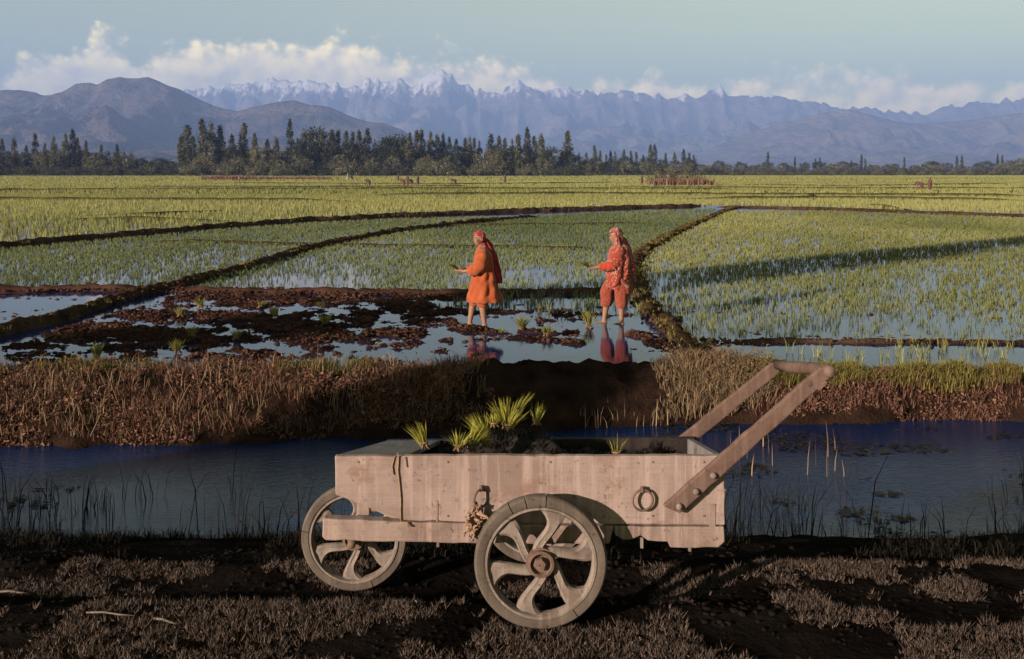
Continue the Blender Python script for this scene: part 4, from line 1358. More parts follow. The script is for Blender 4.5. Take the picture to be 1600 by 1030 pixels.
slanted((fx(1052), fz(789)), (fx(1285), fz(581)), .066, FY - .032, FY - .003).part('handle_bar', MAT['handle'], cart, CO, bevel=0.006)
slanted((.60, .375), (1.222, .880), .066, BY + .034, BY + .062).part('handle_bar', MAT['handle'], cart, CO, bevel=0.006)
p = [(1.232, FY - .05, 1.018), (1.232, FY - .034, 1.018), (1.233, 4.2, .985), (1.233, 4.5, .93), (1.234, BY + .075, .890)]
MB().tube(p, [.019, .024, .025, .025, .023], 14).part('cross_bar', MAT['handle'], cart, CO, True)
MB().bar((fx(1272), FY - .036, fz(604)), (fx(1284), FY - .036, fz(591)), .07, .005, (0, 1, 0)).part('handle_strap', MAT['rust'], cart, CO)
for bx, by in ((1112, 739), (1085, 764), (1059, 787)):
    b = MB().lathe((fx(bx), FY - .032, fz(by)), [(.0135, 0), (.0135, -.006), (.010, -.013), (.005, -.016), (.0005, -.017), (.0005, 0)], 14)
    b.part('bolt', MAT['iron'], cart, CO, True)


def ring(px, py, rr, tilt, label=None):
    c = Vector((fx(px), FY - .012, fz(py)))
    pth = []
    for k in range(25):
        a = 2 * math.pi * k / 24
        q = Vector((rr * math.cos(a) * math.cos(tilt), rr * math.cos(a) * math.sin(tilt) - 0.010, rr * math.sin(a)))
        pth.append(c + q)
    o = MB().tube(pth, .0048, 8, False).part('ring', MAT['rust'], cart, CO, True)
    MB().tube([(c.x, FY + .001, c.z + rr), (c.x, FY - .022, c.z + rr + .006), (c.x, FY - .026, c.z + rr - .004), (c.x, FY - .006, c.z + rr - .008)], [.008, .008, .007, .006], 8).part('staple', MAT['rust'], o, CO, True)


ring(1003, 779, .040, 0.12)
ring(752, 776, .036, 0.75)
# frayed rope knotted in the left ring
m = MB()
rr_ = random.Random(4)
c = Vector((fx(744), FY - .035, fz(812)))
for k in range(30):
    a = rr_.uniform(0, 6.28); L = rr_.uniform(.012, .038)
    p0 = c + Vector((rr_.uniform(-.018, .018), rr_.uniform(-.015, .012), rr_.uniform(-.04, .05)))
    p1 = p0 + Vector((math.cos(a) * L, rr_.uniform(-.02, .008), math.sin(a) * L))
    p2 = p1 + Vector((rr_.uniform(-.02, .02), rr_.uniform(-.012, .008), rr_.uniform(-.03, .01)))
    m.tube([p0, p1, p2], [.0065, .005, .003], 6)
m.tube([(fx(752), FY - .022, fz(790)), (fx(747), FY - .035, fz(800)), c], [.008, .012, .010], 8)
m.part('rope_knot', MAT['rope'], cart, CO, True)
m = MB()
pts = [(621, 711), (623, 713), (622, 735), (624.5, 757), (626.5, 780), (626, 800), (627, 815)]
m.tube([(fx(a), FY - (0.004 if i else -.01), fz(b) + (0.004 if i < 2 else 0)) for i, (a, b) in enumerate(pts)], .0032, 6)
m.tube([(fx(617), FY - .003, fz(712)), (fx(613), FY - .004, fz(728)), (fx(615), FY - .004, fz(741))], .003, 6)
m.tube([(fx(627), FY - .016, fz(815)), (fx(636), FY - .02, fz(814)), (fx(645), FY - .017, fz(820))], .004, 6)
m.part('cord', MAT['rope'], cart, CO, True)
MB().tube([(fx(634), FY - .003, fz(714)), (fx(636), FY - .003, fz(730))], .0022, 5).part('cord', MAT['rust'], cart, CO)
for a, b, w, h in ((1113, 806, 5, 19), (683, 799, 1.6, 17), (1127, 766, 7, 1.6), (820, 817.2, 60, .8), (1040, 818.4, 60, .8)):
    MB().box(fx(a - w), fx(a + w), FY - .0022, FY + .002, fz(b + h), fz(b - h)).part('patch_strip', MAT['wood2'], cart, CO, bevel=0.0012)
for a, b in ((1003, 853), (1078, 858), (684, 851)):
    MB().box(fx(a - 2), fx(a + 2), FY + .0, FY + .015, fz(b + 4), fz(b - 12)).part('nail', MAT['iron'], cart, CO)
for a in (560, 700, 860, 1020, 1100):
    for b in (722, 806):
        if b > 800 and a < 640: continue
        MB().lathe((fx(a), FY, fz(b)), [(.0045, 0), (.0045, -.002), (.0003, -.003), (.0003, 0)], 8).part('nail', MAT['rust'], cart, CO)

# soil and matted seedlings lying in the box
xs = np.linspace(-.40, .795, 130); ys = np.linspace(FY + .036, BY - .006, 76)
heap_z = lambda X, Y: 0.45 + 0.045 * (fbm(X * 26, Y * 26, 3, 12) - .4) + 0.10 * fbm(X * 6, Y * 6, 4, 7) * np.clip((.795 - X) * 6, 0.1, 1) + .15 * np.exp(-((X - .0) / .22) ** 2 - ((Y - 4.50) / .13) ** 2) + .05 * np.exp(-((X + .12) / .12) ** 2 - ((Y - 4.3) / .1) ** 2)
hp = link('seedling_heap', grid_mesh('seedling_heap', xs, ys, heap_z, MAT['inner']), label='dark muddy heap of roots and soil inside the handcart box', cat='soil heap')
x = RNG.uniform(-.38, .78, 1500); y = RNG.uniform(FY + .05, BY - .02, 1500)
stuff('muddy_leaves', [blades(pts3(x, y, heap_z(x, y)), RNG.uniform(.015, .05, 1500), 4, .004, 1.2, .012)], MAT['darkreed'], 'dark limp leaves and roots lying on the heap in the handcart', 'leaves')
hp.data.transform(Matrix.Translation((-CO[0], -CO[1], -.42))); hp.location = (CO[0], CO[1], .42)


# ------------------------------------------------------------------ bundles of seedlings
def seedling_bundle(base, h, n, lean, fan, bw, label, mat='seed', group=None, roots=True, tight=0.02):
    """a tied handful of seedlings: leaves fan out from the root end; lean = (dx, dy) of the tip per unit height"""
    root = thing('seedling_bundle', base, label, 'seedlings', group)
    N = n
    a = RNG.uniform(0, 2 * math.pi, N); rr = np.sqrt(RNG.uniform(0, 1, N))
    B = np.stack([np.cos(a) * rr * tight, np.sin(a) * rr * tight, np.zeros(N)], 1)
    H = h * RNG.uniform(0.6, 1.05, N)
    D = np.stack([np.cos(a) * rr * fan + lean[0] + RNG.normal(0, .08, N), np.sin(a) * rr * fan + lean[1] + RNG.normal(0, .08, N), np.ones(N)], 1)
    D /= np.linalg.norm(D, axis=1)[:, None]
    wa = RNG.uniform(0, math.pi, N)
    W = np.stack([np.cos(wa), np.sin(wa), np.zeros(N)], 1) * bw * RNG.uniform(.6, 1.2, N)[:, None] / 2
    Mid = B + D * (H * .55)[:, None]
    droop = np.stack([D[:, 0] * .18, D[:, 1] * .18, np.full(N, -.10)], 1) * H[:, None]
    Tip = B + D * H[:, None] + droop * RNG.uniform(0, 1.2, N)[:, None]
    V = np.stack([B - W * .6, B + W * .6, Mid - W, Mid + W, Tip], 1).reshape(-1, 3)
    o = np.arange(N)[:, None] * 5
    F = np.concatenate([o + [0, 1, 3], o + [0, 3, 2], o + [2, 3, 4]], 0)
    link('leaves', mesh_np('leaves', V, F, MAT[mat], False, np.repeat(RNG.uniform(0, 1, N), 5)), root, kind='stuff')
    if roots:
        m = MB()
        rk = random.Random(int(abs(base[0]) * 1000))
        for k in range(14):
            aa = rk.uniform(0, 6.28); q = tight * rk.uniform(.3, 1.2)
            m.tube([(math.cos(aa) * q * .6, math.sin(aa) * q * .6, h * .16), (math.cos(aa) * q, math.sin(aa) * q, .0), (math.cos(aa) * q * 1.9, math.sin(aa) * q * 1.9, -h * .10)], [tight * .35, tight * .32, tight * .1], 5)
        link('roots', m.mesh('roots', MAT['roots'], True), root)
        tie = MB().lathe((0, 0, 0), [(tight * 1.25, -.004), (tight * 1.4, 0), (tight * 1.25, .004)], 12)
        tie.v = [(x, z, y + h * .14) for x, y, z in tie.v]
        link('tie', tie.mesh('tie', MAT['rope'], True), root)
    return root


for px, py, Y, h, n, lean, fan, lb in (
        (662, 697, 4.25, .115, 60, (-.45, 0), .35, 'small bright seedling bundle at the nose end of the handcart'),
        (716, 700, 4.20, .095, 70, (.15, 0), 1.1, 'low spread seedling bundle lying near the left of the handcart box'),
        (735, 699, 4.26, .125, 70, (.55, .1), .4, 'seedling bundle leaning right beside the low spread one in the cart'),
        (760, 694, 4.30, .150, 120, (-.35, 0), .35, 'tall thick seedling bundle in the middle of the handcart heap'),
        (772, 664, 4.46, .070, 70, (.1, 0), .9, 'short seedling bundle joining the two thick ones in the cart'),
        (790, 664, 4.46, .130, 120, (-.15, 0), .5, 'thick upright seedling bundle on the back of the cart heap'),
        (797, 669, 4.42, .110, 70, (.5, 0), .45, 'seedling bundle leaning right at the foot of the thick back one'),
        (808, 647, 4.50, .120, 40, (.55, 0), .18, 'thin seedling wisp pointing up right, highest in the cart'),
        (838, 661, 4.52, .105, 45, (.12, 0), .45, 'separate upright seedling bundle right of the others in the cart'),
        (963, 711, 4.15, .090, 16, (0, 0), .45, 'sparse pale seedling tuft at the right of the handcart box')):
    seedling_bundle(at(px, py, Y), h, n, lean, fan, .0034, lb, 'seed', 'seedling bundles in the handcart', True, .014)
for px, py, h, n, lean, fan, lb, mt in (
        (313, 482, .20, 60, (-.1, 0), .55, 'seedling bundle nearest the junction of the two bunds in the mud', 'seed2'),
        (282, 496, .19, 60, (-.15, 0), .55, 'seedling bundle standing left of the junction bundle by the dark bund', 'seed2'),
        (300, 530, .20, 60, (0, 0), .5, 'seedling bundle in mid mud straight below the junction bundle', 'seed2'),
        (276, 553, .21, 60, (-.1, 0), .5, 'seedling bundle near the grassy bank, left of centre', 'seed2'),
        (151, 562, .24, 70, (0, 0), .35, 'leftmost tall seedling bundle near the grassy bank', 'seed2'),
        (370, 532, .16, 60, (0, 0), .6, 'squat seedling bundle standing in open water left of the women', 'seed2'),
        (430, 496, .20, 90, (-.35, 0), .5, 'bright yellow seedling bundle leaning left in the mud', 'seed'),
        (408, 482, .14, 60, (.2, 0), .9, 'low wide seedling bundle behind the bright leaning one', 'seed2'),
        (503, 482, .13, 40, (-.1, 0), .7, 'small seedling bundle beside the white glint on the water', 'seed2'),
        (508, 508, .19, 90, (-.1, 0), .8, 'bushy bright seedling bundle midway between bund and first woman', 'seed'),
        (816, 516, .24, 90, (-.1, 0), .75, 'wide seedling bundle right of the first woman', 'seed2'),
        (854, 527, .20, 60, (.1, 0), .55, 'dark seedling bundle between the two women', 'seed2'),
        (921, 512, .27, 80, (-.05, 0), .5, 'tall seedling bundle reflected in water before the second woman', 'seed2'),
        (782, 521, .09, 60, (1.6, 0), 1.2, 'bright seedlings fallen flat beside the feet of the first woman', 'seed'),
        (590, 540, .05, 24, (2.2, 0), 1.6, 'few loose yellow seedlings floating on the open water', 'seed')):
    gx, gy = gp(px, py, PZ)
    seedling_bundle((gx, gy, PZ + .03), h, n, lean, fan, .012, lb, mt, 'seedling bundles set out in the mud', h > .1, .038)


# ------------------------------------------------------------------ people
def remesh_body(name, m, mat, voxel=0.0095, sm=2):
    tmp = bpy.data.objects.new('tmp', m.mesh('tmp'))
    COL.objects.link(tmp)
    rm = tmp.modifiers.new('r', 'REMESH'); rm.mode = 'VOXEL'; rm.voxel_size = voxel
    s = tmp.modifiers.new('s', 'SMOOTH'); s.iterations = sm; s.factor = 0.5
    bpy.context.view_layer.update()
    dg = bpy.context.evaluated_depsgraph_get()
    me = bpy.data.meshes.new_from_object(tmp.evaluated_get(dg))
    bpy.data.objects.remove(tmp)
    me.name = name
    me.materials.clear(); me.materials.append(mat)
    me.polygons.foreach_set('use_smooth', np.ones(len(me.polygons), bool))
    return me


def loft(rings, n=56, folds=(9, .06), seed=0, flow=0.0, open_=True):
    """cloth tube: rings (cx, cy, cz, rx, ry, fold amount, tilt); folds run along it and drift"""
    Rg = np.array(rings, float)
    m = len(Rg); fine = (m - 1) * 6 + 1
    u = np.linspace(0, m - 1, fine)
    Q = np.stack([np.interp(u, np.arange(m), Rg[:, k]) for k in range(Rg.shape[1])], 1)
    k3 = np.array([.25, .5, .25])
    for _ in range(3):
        Qs = Q.copy()
        for c in range(Q.shape[1]):
            Qs[1:-1, c] = np.convolve(Q[:, c], k3, 'valid')
        Q = Qs
    A = np.linspace(0, 2 * math.pi, n, endpoint=False)
    V = np.zeros((fine, n, 3))
    for i in range(fine):
        cx, cy, cz, rx, ry, fa, tl = Q[i]
        ph = flow * u[i] + seed
        w = np.sin(folds[0] * A + ph + 1.3 * np.sin(2 * A + seed)) * .55 + (fbm(A / 6.283 * 7 + seed, np.full(n, u[i] * .55 + seed), 3, 5 + seed) - .5) * 2.0
        edge = fbm(np.cos(A) * 2.5 + seed + u[i] * .8, np.sin(A) * 2.5 + u[i] * .6, 3, seed) - .5
        r = 1 + fa * w + .10 * edge
        x = rx * r * np.cos(A); y = ry * r * np.sin(A)
        crease = np.sin(5 * A + 2.6 * u[i] + seed + 2.2 * fbm(A * .9 + seed, np.full(n, u[i] * .8), 2, seed + 3)); r2 = 1 + fa * .55 * np.abs(crease)
        x = x * r2; y = y * r2
        V[i, :, 0] = cx + x; V[i, :, 1] = cy + y; V[i, :, 2] = cz + tl * x + .012 * edge
    I, K = np.meshgrid(np.arange(fine - 1), np.arange(n), indexing='ij')
    a = (I * n + K).ravel(); b = (I * n + (K + 1) % n).ravel()
    F = np.stack([a, b, b + n, a + n], 1)
    return V.reshape(-1, 3), F


def sleeve(path, rad, seed, n=20, fold=.13):
    pts = resample3(path, 14); rd = np.interp(np.linspace(0, 1, 14), np.linspace(0, 1, len(rad)), rad)
    m = MB(); m.tube(pts, list(rd), n, False)
    V = np.array(m.v)
    i = np.arange(len(V)) // n
    c = np.array(pts)[i]
    d = V - c
    k = 1 + fold * np.sin(i * 1.9 + seed + np.arange(len(V)) % n * .6) + fold * 1.5 * (fbm(i * .5, np.arange(len(V)) % n * .35, 2, seed) - .5)
    return c + d * k[:, None], np.array(m.f)


def resample3(path, n):
    P = np.array(path, float)
    s = np.linspace(0, len(P) - 1, n)
    Q = np.stack([np.interp(s, np.arange(len(P)), P[:, k]) for k in range(3)], 1)
    for _ in range(2):
        Q[1:-1] = .25 * Q[:-2] + .5 * Q[1:-1] + .25 * Q[2:]
    return [tuple(q) for q in Q]


def cloth(name, VF, mat, root, thick=0.008):
    o = link(name, mesh_np(name, VF[0], VF[1], MAT[mat], True), root)
    s = o.modifiers.new('thickness', 'SOLIDIFY'); s.thickness = thick; s.offset = 0
    return o


def drape(pts, wid, n=18, seed=0, fold=.03, side=(0, 1, 0)):
    """hanging sheet of cloth along a path"""
    P = np.array(resample3(pts, 26)); W = np.interp(np.linspace(0, 1, 26), np.linspace(0, 1, len(wid)), wid)
    s = np.array(side, float)
    V = np.zeros((26, n, 3))
    T = np.gradient(P, axis=0); T /= np.linalg.norm(T, axis=1)[:, None]
    Nn = np.cross(T, s); Nn /= np.linalg.norm(Nn, axis=1)[:, None]
    for j in range(n):
        v = j / (n - 1) * 2 - 1
        f = fold * np.sin(v * 9 + seed + np.arange(26) * .08) * np.linspace(.3, 1, 26) - .06 * v * v * np.linspace(1, .3, 26)
        f += fold * 1.3 * (fbm(np.arange(26) * .22, np.full(26, v * 3 + seed), 2, seed) - .5)
        V[:, j] = P + s[None] * (v * W / 2)[:, None] + Nn * f[:, None]
    I, K = np.meshgrid(np.arange(25), np.arange(n - 1), indexing='ij')
    a = (I * n + K).ravel()
    return V.reshape(-1, 3), np.stack([a, a + 1, a + n + 1, a + n], 1)


def head_prims(m, c, fwd):
    """head about 21 cm tall looking along fwd; c is its centre"""
    f = Vector(fwd).normalized(); s = Vector((0, 0, 1)).cross(f).normalized(); u = f.cross(s)
    rot = Matrix((f, s, u)).transposed()
    P = lambda a, b, d: Vector(c) + rot @ Vector((a, b, d))
    m.ell(P(-.010, 0, .022), (.092, .074, .088), 20, 14, rot)          # skull
    m.ell(P(.022, 0, -.042), (.060, .056, .068), 18, 12, rot)          # face and jaw
    m.ell(P(.050, 0, -.092), (.024, .026, .019), 12, 8, rot)           # chin
    m.cap(P(.076, 0, .012), P(.098, 0, -.026), .010, .014, 10)         # nose
    m.cap(P(.074, -.034, .020), P(.074, .034, .020), .012, .012, 8)    # brow
    for q in (-1, 1):
        m.ell(P(.062, q * .038, -.020), (.020, .022, .020), 10, 8, rot)  # cheek
        m.ell(P(-.005, q * .074, -.010), (.018, .008, .030), 10, 8, rot)  # ear
    m.cap(P(.078, -.014, -.060), P(.078, .014, -.060), .010, .010, 8)  # lips
    return P, rot


def hand_prims(m, w, d, palm_n, curl=.6, thumb=1):
    """palm and five fingers from wrist w along d; the palm looks along palm_n"""
    d = Vector(d).normalized(); nn = Vector(palm_n).normalized(); s = d.cross(nn).normalized(); nn = s.cross(d)
    w = Vector(w)
    for q in (-.026, -.009, .009, .026):
        m.cap(w + s * q * .7, w + d * .085 + s * q, .015, .013, 8)
    for q, L in ((-.029, .060), (-.010, .075), (.010, .070), (.029, .055)):
        a = w + d * .088 + s * q; dirn = d.copy()
        for seg, ll in enumerate((.42, .33, .25)):
            dirn = (dirn + nn * curl * (.35 + .4 * seg)).normalized()
            b = a + dirn * L * ll
            m.cap(a, b, .0095 - seg * .001, .009 - seg * .001, 7); a = b
    a = w + d * .03 + s * thumb * .034
    b = a + (d * .6 + s * thumb * .6 + nn * .4).normalized() * .038
    m.cap(a, b, .012, .011, 7)
    m.cap(b, b + (d * .7 + nn * .7).normalized() * .030, .0105, .009, 7)


def face_parts(root, P, rot):
    for q in (-1, 1):
        MB().ell(P(.079, q * .030, .000), (.007, .012, .006), 10, 8, rot).part('eye', MAT['eye'], root, (0, 0, 0), True)
        MB().cap(P(.086, q * .018, .021), P(.078, q * .046, .021), .004, .0035, 7).part('eyebrow', MAT['hair'], root, (0, 0, 0), True)
    MB().cap(P(.086, -.018, -.060), P(.086, .018, -.060), .005, .005, 8).part('mouth', MAT['lip'], root, (0, 0, 0), True)


def leg_prims(m, hip, knee, ankle, toe):
    m.cap(hip, knee, .085, .055)
    m.cap(knee, Vector(knee).lerp(Vector(ankle), .35), .052, .056)
    m.cap(Vector(knee).lerp(Vector(ankle), .35), ankle, .056, .034)
    a = Vector(ankle)
    m.cap(a + Vector((.02, 0, -.035)), a + Vector((.015, 0, -.02)), .03, .034)
    m.cap(a + Vector((0, 0, -.035)), toe, .034, .026)


def scarf_cap(P, rot, seed, r=(.104, .088, .104), low=-.11, brow=.030):
    """headscarf: shell round the skull, open at the face"""
    nu, nv = 40, 26
    V = []; keep = {}
    for j in range(nv + 1):
        th = math.pi * j / nv
        for i in range(nu):
            ph = 2 * math.pi * i / nu
            k = 1 + .05 * math.sin(5 * ph + 3 * th + seed) + .05 * (float(vnoise(math.cos(ph) * 3 + seed, math.sin(ph) * 3 + th * 4, 3)) - .5)
            q = Vector((r[0] * math.sin(th) * math.cos(ph) * k, r[1] * math.sin(th) * math.sin(ph) * k, r[2] * math.cos(th) * k))
            V.append((P(-.010, 0, .020) + rot @ q)[:])
            face = q.x > .012 + .25 * max(0, -q.z - .03) and q.z < brow
            keep[j * nu + i] = not face and q.z > low
    F = []
    for j in range(nv):
        for i in range(nu):
            f = (j * nu + i, (j + 1) * nu + i, (j + 1) * nu + (i + 1) % nu, j * nu + (i + 1) % nu)
            if all(keep[q] for q in f):
                F.append(f)
    return np.array(V), np.array(F)


def add_person(loc, label):
    return thing('person', loc, label, 'person')


# woman in plain orange
gx, gy = gp(745, 509, PZ)
w1 = add_person((gx, gy, PZ - .05), 'woman in plain orange tunic and red headscarf wading left with seedlings in hand')
m = MB()
P, rot = head_prims(m, (.035, -.01, 1.435), (-.86, -.50, -.06))
m.cap((.075, 0, 1.24), (.055, 0, 1.36), .056, .050)
m.ell((.10, 0, 1.12), (.105, .165, .17), 18, 12); m.ell((.10, 0, .86), (.115, .155, .15), 18, 12); m.cap((.10, 0, .85), (.10, 0, 1.12), .12, .12, 16)
leg_prims(m, (.11, -.085, .80), (.085, -.09, .44), (.125, -.085, .085), (-.01, -.11, .03))
leg_prims(m, (.07, .085, .80), (-.055, .09, .45), (-.115, .09, .085), (-.25, .08, .03))
for q in (-1, 1):
    m.cap((.105, q * .17, 1.205), (.055, q * .215, .985), .052, .042)
    e = (-.205, q * .125 - .02, .925)
    m.cap((.055, q * .215, .985), e, .042, .028)
    hand_prims(m, e, (-1, -q * .25, -.02), (0, -q * .75, .65), .55, 1 if q < 0 else -1)
link('body', remesh_body('body', m, MAT['skin']), w1)
face_parts(w1, P, rot)
cloth('tunic', loft([(.085, 0, 1.315, .062, .075, .01, -.1), (.098, 0, 1.265, .095, .15, .015, -.1), (.105, 0, 1.20, .135, .215, .02, 0), (.105, 0, 1.06, .160, .225, .09, 0), (.105, 0, .92, .170, .215, .14, 0), (.112, 0, .76, .190, .220, .16, 0), (.122, 0, .60, .222, .235, .17, 0), (.128, 0, .435, .242, .25, .17, .03)], seed=2, flow=.7, folds=(6, .06)), 'orange', w1)
cloth('sleeve', sleeve([(.110, -.175, 1.235), (.09, -.225, 1.12), (.06, -.245, .985), (-.03, -.21, .955), (-.125, -.175, .935)], [.088, .092, .092, .085, .068], 3), 'orange', w1)
cloth('sleeve', sleeve([(.110, .175, 1.235), (.09, .225, 1.12), (.06, .245, .985), (-.03, .21, .955), (-.125, .145, .935)], [.088, .092, .092, .085, .068], 5), 'orange', w1)
for q, (kx, ky) in ((-1, (.09, -.09)), (1, (-.035, .09))):
    cloth('trouser_leg', loft([((.10 + kx) / 2 + .02, q * .085, .60, .10, .10, .03, 0), (kx + .01, ky, .50, .095, .095, .05, 0), (kx, ky, .40, .085, .085, .06, 0), (kx - (.01 if q > 0 else -.01), ky, .365, .075, .075, .04, 0)], n=28, seed=4 + q), 'orange', w1)
cloth('headscarf', scarf_cap(P, rot, 1.0), 'redscarf', w1)
cloth('scarf_tail', drape([(.10, .01, 1.45), (.175, .02, 1.36), (.245, .02, 1.20), (.290, .01, 1.02), (.335, 0, .86), (.355, 0, .72)], [.14, .20, .25, .27, .25, .17], seed=2, side=(.62, .78, 0), fold=.045), 'redscarf', w1)
MB().ell(P(-.055, 0, -.03), (.055, .068, .085), 16, 12, rot).part('hair', MAT['hair'], w1, (0, 0, 0), True)
seedling_bundle((gx - .30, gy - .06, PZ + .905), .22, 150, (-1.5, -.2), .8, .007, 'dark seedlings held in the hand of the woman in plain orange', 'seed2', None, False, .018)

# woman in flowered red
gx, gy = gp(957, 505, PZ)
w2 = add_person((gx, gy, PZ - .05), 'woman in flowered red dress and patterned shawl wading left with outstretched hand')
m = MB()
P, rot = head_prims(m, (.045, 0, 1.46), (-.97, -.20, -.12))
m.cap((.085, 0, 1.26), (.062, 0, 1.38), .056, .050)
m.ell((.09, 0, 1.14), (.105, .165, .17), 18, 12); m.ell((.09, 0, .88), (.115, .155, .15), 18, 12); m.cap((.09, 0, .87), (.09, 0, 1.14), .12, .12, 16)
leg_prims(m, (.12, -.085, .82), (.135, -.09, .45), (.135, -.085, .085), (.0, -.11, .03))
leg_prims(m, (.05, .085, .82), (-.075, .09, .46), (-.125, .09, .085), (-.26, .08, .03))
el = (-.02, -.22, 1.00)
m.cap((.09, -.17, 1.225), el, .052, .042)
m.cap(el, (-.295, -.20, .965), .042, .028)
hand_prims(m, (-.295, -.20, .965), (-1, 0, -.02), (0, -.4, .9), .5, 1)
m.cap((.09, .17, 1.225), (.07, .20, 1.0), .052, .042)
m.cap((.07, .20, 1.0), (-.09, .03, .93), .042, .028)
hand_prims(m, (-.09, .03, .93), (-.5, -1, 0), (1, 0, 0), .5, 1)
link('body', remesh_body('body', m, MAT['skin']), w2)
face_parts(w2, P, rot)
cloth('dress', loft([(.085, 0, 1.33, .062, .075, .01, -.1), (.09, 0, 1.28, .10, .15, .015, -.1), (.09, 0, 1.215, .145, .21, .02, 0), (.088, 0, 1.06, .175, .225, .08, 0), (.092, 0, .90, .185, .215, .12, 0), (.10, 0, .74, .190, .215, .14, 0), (.105, 0, .58, .180, .20, .15, -.25)], seed=5, flow=.6, folds=(8, .06)), 'print', w2)
for q, (kx, ky) in ((-1, (.135, -.095)), (1, (-.075, .095))):
    cloth('trouser_leg', loft([((.10 + kx) / 2 + .01, q * .085, .74, .12, .115, .03, 0), (kx + .0, ky, .58, .108, .11, .06, 0), (kx, ky, .42, .098, .10, .08, 0), (kx - (.015 if q > 0 else 0), ky, .335, .086, .086, .07, 0), (kx - (.02 if q > 0 else 0), ky, .312, .072, .072, .03, 0)], n=30, seed=6 + q), 'pants', w2)
cloth('sleeve', sleeve([(.0, -.23, 1.03), (-.03, -.235, 1.0), (-.12, -.215, .985), (-.235, -.205, .972)], [.078, .080, .068, .054], 3), 'sleeve', w2)
cloth('shawl_fold', sleeve([(.10, -.16, 1.27), (.06, -.225, 1.14), (.0, -.24, 1.03), (-.03, -.235, 1.0)], [.09, .105, .105, .098], 4, fold=.16), 'print', w2)
cloth('sleeve', sleeve([(.09, .175, 1.25), (.09, .215, 1.12), (.07, .21, 1.0), (0, .12, .96), (-.06, .06, .94)], [.085, .088, .085, .070, .056], 9), 'sleeve', w2)
cloth('headscarf', scarf_cap(P, rot, 2.2, (.112, .095, .112), -.14, .040), 'shawl', w2)
cloth('shawl', loft([(.10, 0, 1.315, .085, .12, .03, .2), (.11, -.01, 1.25, .155, .225, .05, .2), (.115, -.015, 1.12, .185, .25, .12, .35), (.118, -.015, .98, .195, .25, .15, .5), (.125, -.01, .86, .20, .24, .17, .6), (.135, 0, .74, .20, .235, .17, .55)], seed=8, flow=.9, folds=(8, .07)), 'print', w2)
cloth('shawl_tail', drape([(.105, 0, 1.52), (.165, .0, 1.42), (.225, 0, 1.26), (.275, 0, 1.06), (.305, 0, .88), (.315, 0, .70)], [.17, .25, .32, .34, .30, .2], seed=5, side=(.55, .83, 0), fold=.05), 'shawl', w2)
cloth('shawl_edge', drape([(.06, -.07, 1.53), (.085, -.105, 1.42), (.10, -.17, 1.28), (.11, -.255, 1.12), (.10, -.275, .98), (.06, -.26, .84)], [.05, .09, .12, .13, .12, .09], seed=7, side=(.8, .6, 0), n=10), 'shawl', w2)
cloth('sash', drape([(-.085, -.17, .96), (.02, -.245, .86), (.13, -.255, .76), (.25, -.20, .66)], [.05, .075, .08, .06], seed=9, side=(.35, 0, .94), n=10, fold=.015), 'shawl', w2)
MB().ell(P(-.045, 0, -.03), (.055, .072, .085), 16, 12, rot).part('hair', MAT['hair'], w2, (0, 0, 0), True)
seedling_bundle((gx - .40, gy - .20, PZ + .925), .20, 140, (-1.2, -.2), .8, .007, 'dark seedlings in the outstretched hand of the woman in flowered red', 'seed2', None, False, .018)


# field workers far away
def far_worker_meshes(bent):
    m = MB(); r = MB()
    if bent:
        m.cap((0, -.1, .85), (0, -.1, .08), .09, .05); m.cap((.05, .1, .85), (0, .1, .08), .09, .05)
        m.cap((0, 0, .88), (-.42, 0, 1.02), .15, .14); m.ell((-.62, 0, 1.02), (.11, .09, .11)); m.cap((-.42, 0, 1.02), (-.56, 0, 1.03), .06, .06)
        m.cap((-.40, -.16, 1.0), (-.50, -.16, .50), .05, .035); m.cap((-.40, .16, 1.0), (-.50, .16, .50), .05, .035)
        r.cap((.02, 0, .62), (.0, 0, .88), .21, .20, 16); r.cap((0, 0, .90), (-.42, 0, 1.03), .20, .19, 16); r.ell((-.60, 0, 1.06), (.13, .11, .12))
    else:
        m.cap((-.05, -.09, .85), (-.08, -.09, .08), .09, .05); m.cap((.05, .09, .85), (.1, .09, .08), .09, .05)
        m.cap((0, 0, .88), (0, 0, 1.28), .15, .15); m.cap((0, 0, 1.3), (0, 0, 1.4), .06, .06); m.ell((-.02, 0, 1.48), (.095, .085, .115))
        m.cap((0, -.2, 1.3), (-.1, -.24, .85), .05, .035); m.cap((0, .2, 1.3), (-.2, .22, .95), .05, .035)
        r.cap((.0, 0, .50), (0, 0, .85), .24, .19, 16); r.cap((0, 0, .85), (0, 0, 1.25), .19, .19, 16); r.ell((.02, 0, 1.52), (.115, .105, .12))
    return remesh_body('body', m, MAT['darkskin'], .03, 1), r


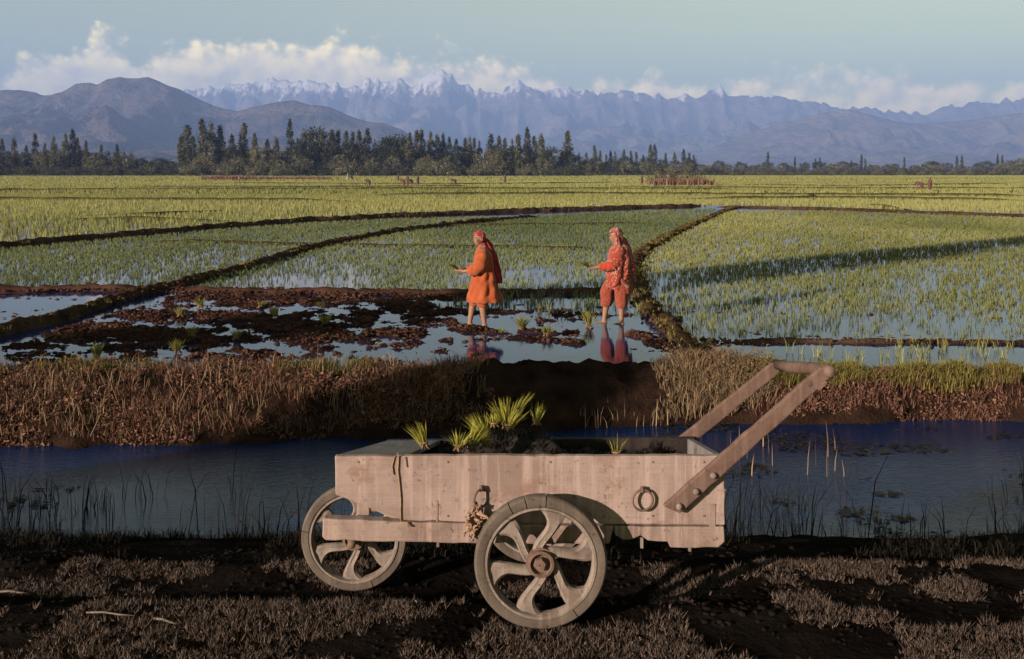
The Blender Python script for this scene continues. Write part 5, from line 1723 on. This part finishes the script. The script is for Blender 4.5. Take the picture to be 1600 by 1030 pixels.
WK = {b: far_worker_meshes(b) for b in (True, False)}
for px, py, bent, mt, lb in (
        (543, 283, False, 'palecloth', 'tiny distant figure in pale clothes, left of a pair by the grove'),
        (550, 283, True, 'dim', 'tiny distant figure bending, right of a pair by the grove'),
        (577, 293, True, 'dim', 'lone dark figure bending in the far field left of the group'),
        (622, 283, False, 'pinkcloth', 'tiny reddish figure standing behind the seated group of workers'),
        (631, 292, True, 'pinkcloth', 'leftmost stooping worker of the distant group of three'),
        (637, 291.5, False, 'dim', 'middle worker of the distant group of three'),
        (643, 292, True, 'pinkcloth', 'rightmost stooping worker of the distant group of three'),
        (653, 290, False, 'dim', 'tall dark figure standing just right of the group of three'),
        (711, 291, True, 'dim', 'dark stooping figure alone between the group and the first woman'),
        (789, 287, False, 'pinkcloth', 'small standing figure above the head of the woman in orange'),
        (1003, 288, False, 'pinkcloth', 'small reddish figure left of the brushwood fence'),
        (1440, 300, True, 'pinkcloth', 'left one of two reddish figures in the far right field'),
        (1453, 300, False, 'pinkcloth', 'right one of two reddish figures in the far right field')):
    gx, gy = gp(px, py, PZ)
    o = thing('person', (gx, gy, PZ - .03), lb, 'person', 'distant field workers')
    o.rotation_euler.z = RNG.uniform(-.6, .6)
    link('body', WK[bent][0], o)
    link('clothes', WK[bent][1].mesh('clothes', MAT[mt], True), o)

# ------------------------------------------------------------------ small things on the verge
def stick(p0, p1, r, label):
    a = Vector(p0); b = Vector(p1); c = (a + b) / 2
    pts = [a, a.lerp(b, .35) + Vector((0, .004, .004)), a.lerp(b, .7) + Vector((0, -.004, .002)), b]
    o = link('stick', MB().tube(pts, [r, r * 1.05, r * .9, r * .6], 8).mesh('stick', MAT['palewood'], True, c), None, None, label, 'stick', None, c)


def on_road(px, py):
    gx, gy = gp(px, py, 0.05)
    return (gx, gy, float(road_z(np.array([gx]), np.array([gy]))[0]) + .012)


stick(on_road(135, 967), on_road(211, 972), .0035, 'pale straight stick lying on the dark verge at lower left')
stick(on_road(240, 973), on_road(278, 979), .0045, 'short pale stick right of the longer one on the verge')
stick(on_road(0, 897), on_road(44, 899), .004, 'pale stick at the left edge of the verge')

# ------------------------------------------------------------------ haze
hm = bpy.data.materials.new('haze_air'); hm.use_nodes = True
t = NT(hm.node_tree); t.n.clear()
out = t.node('ShaderNodeOutputMaterial')
pv = t.node('ShaderNodeVolumePrincipled')
pv.inputs['Color'].default_value = (0.27, 0.43, 1.0, 1)
pv.inputs['Density'].default_value = 1.25e-4
pv.inputs['Anisotropy'].default_value = 0.0
t.l.new(pv.outputs[0], out.inputs['Volume'])
hz = MB().box(-24000, 24000, -600, 15800, -3.2, 1420)
hz_o = link('haze', hz.mesh('haze', hm), kind='stuff', label='pale blue haze lying over the valley', cat='haze')
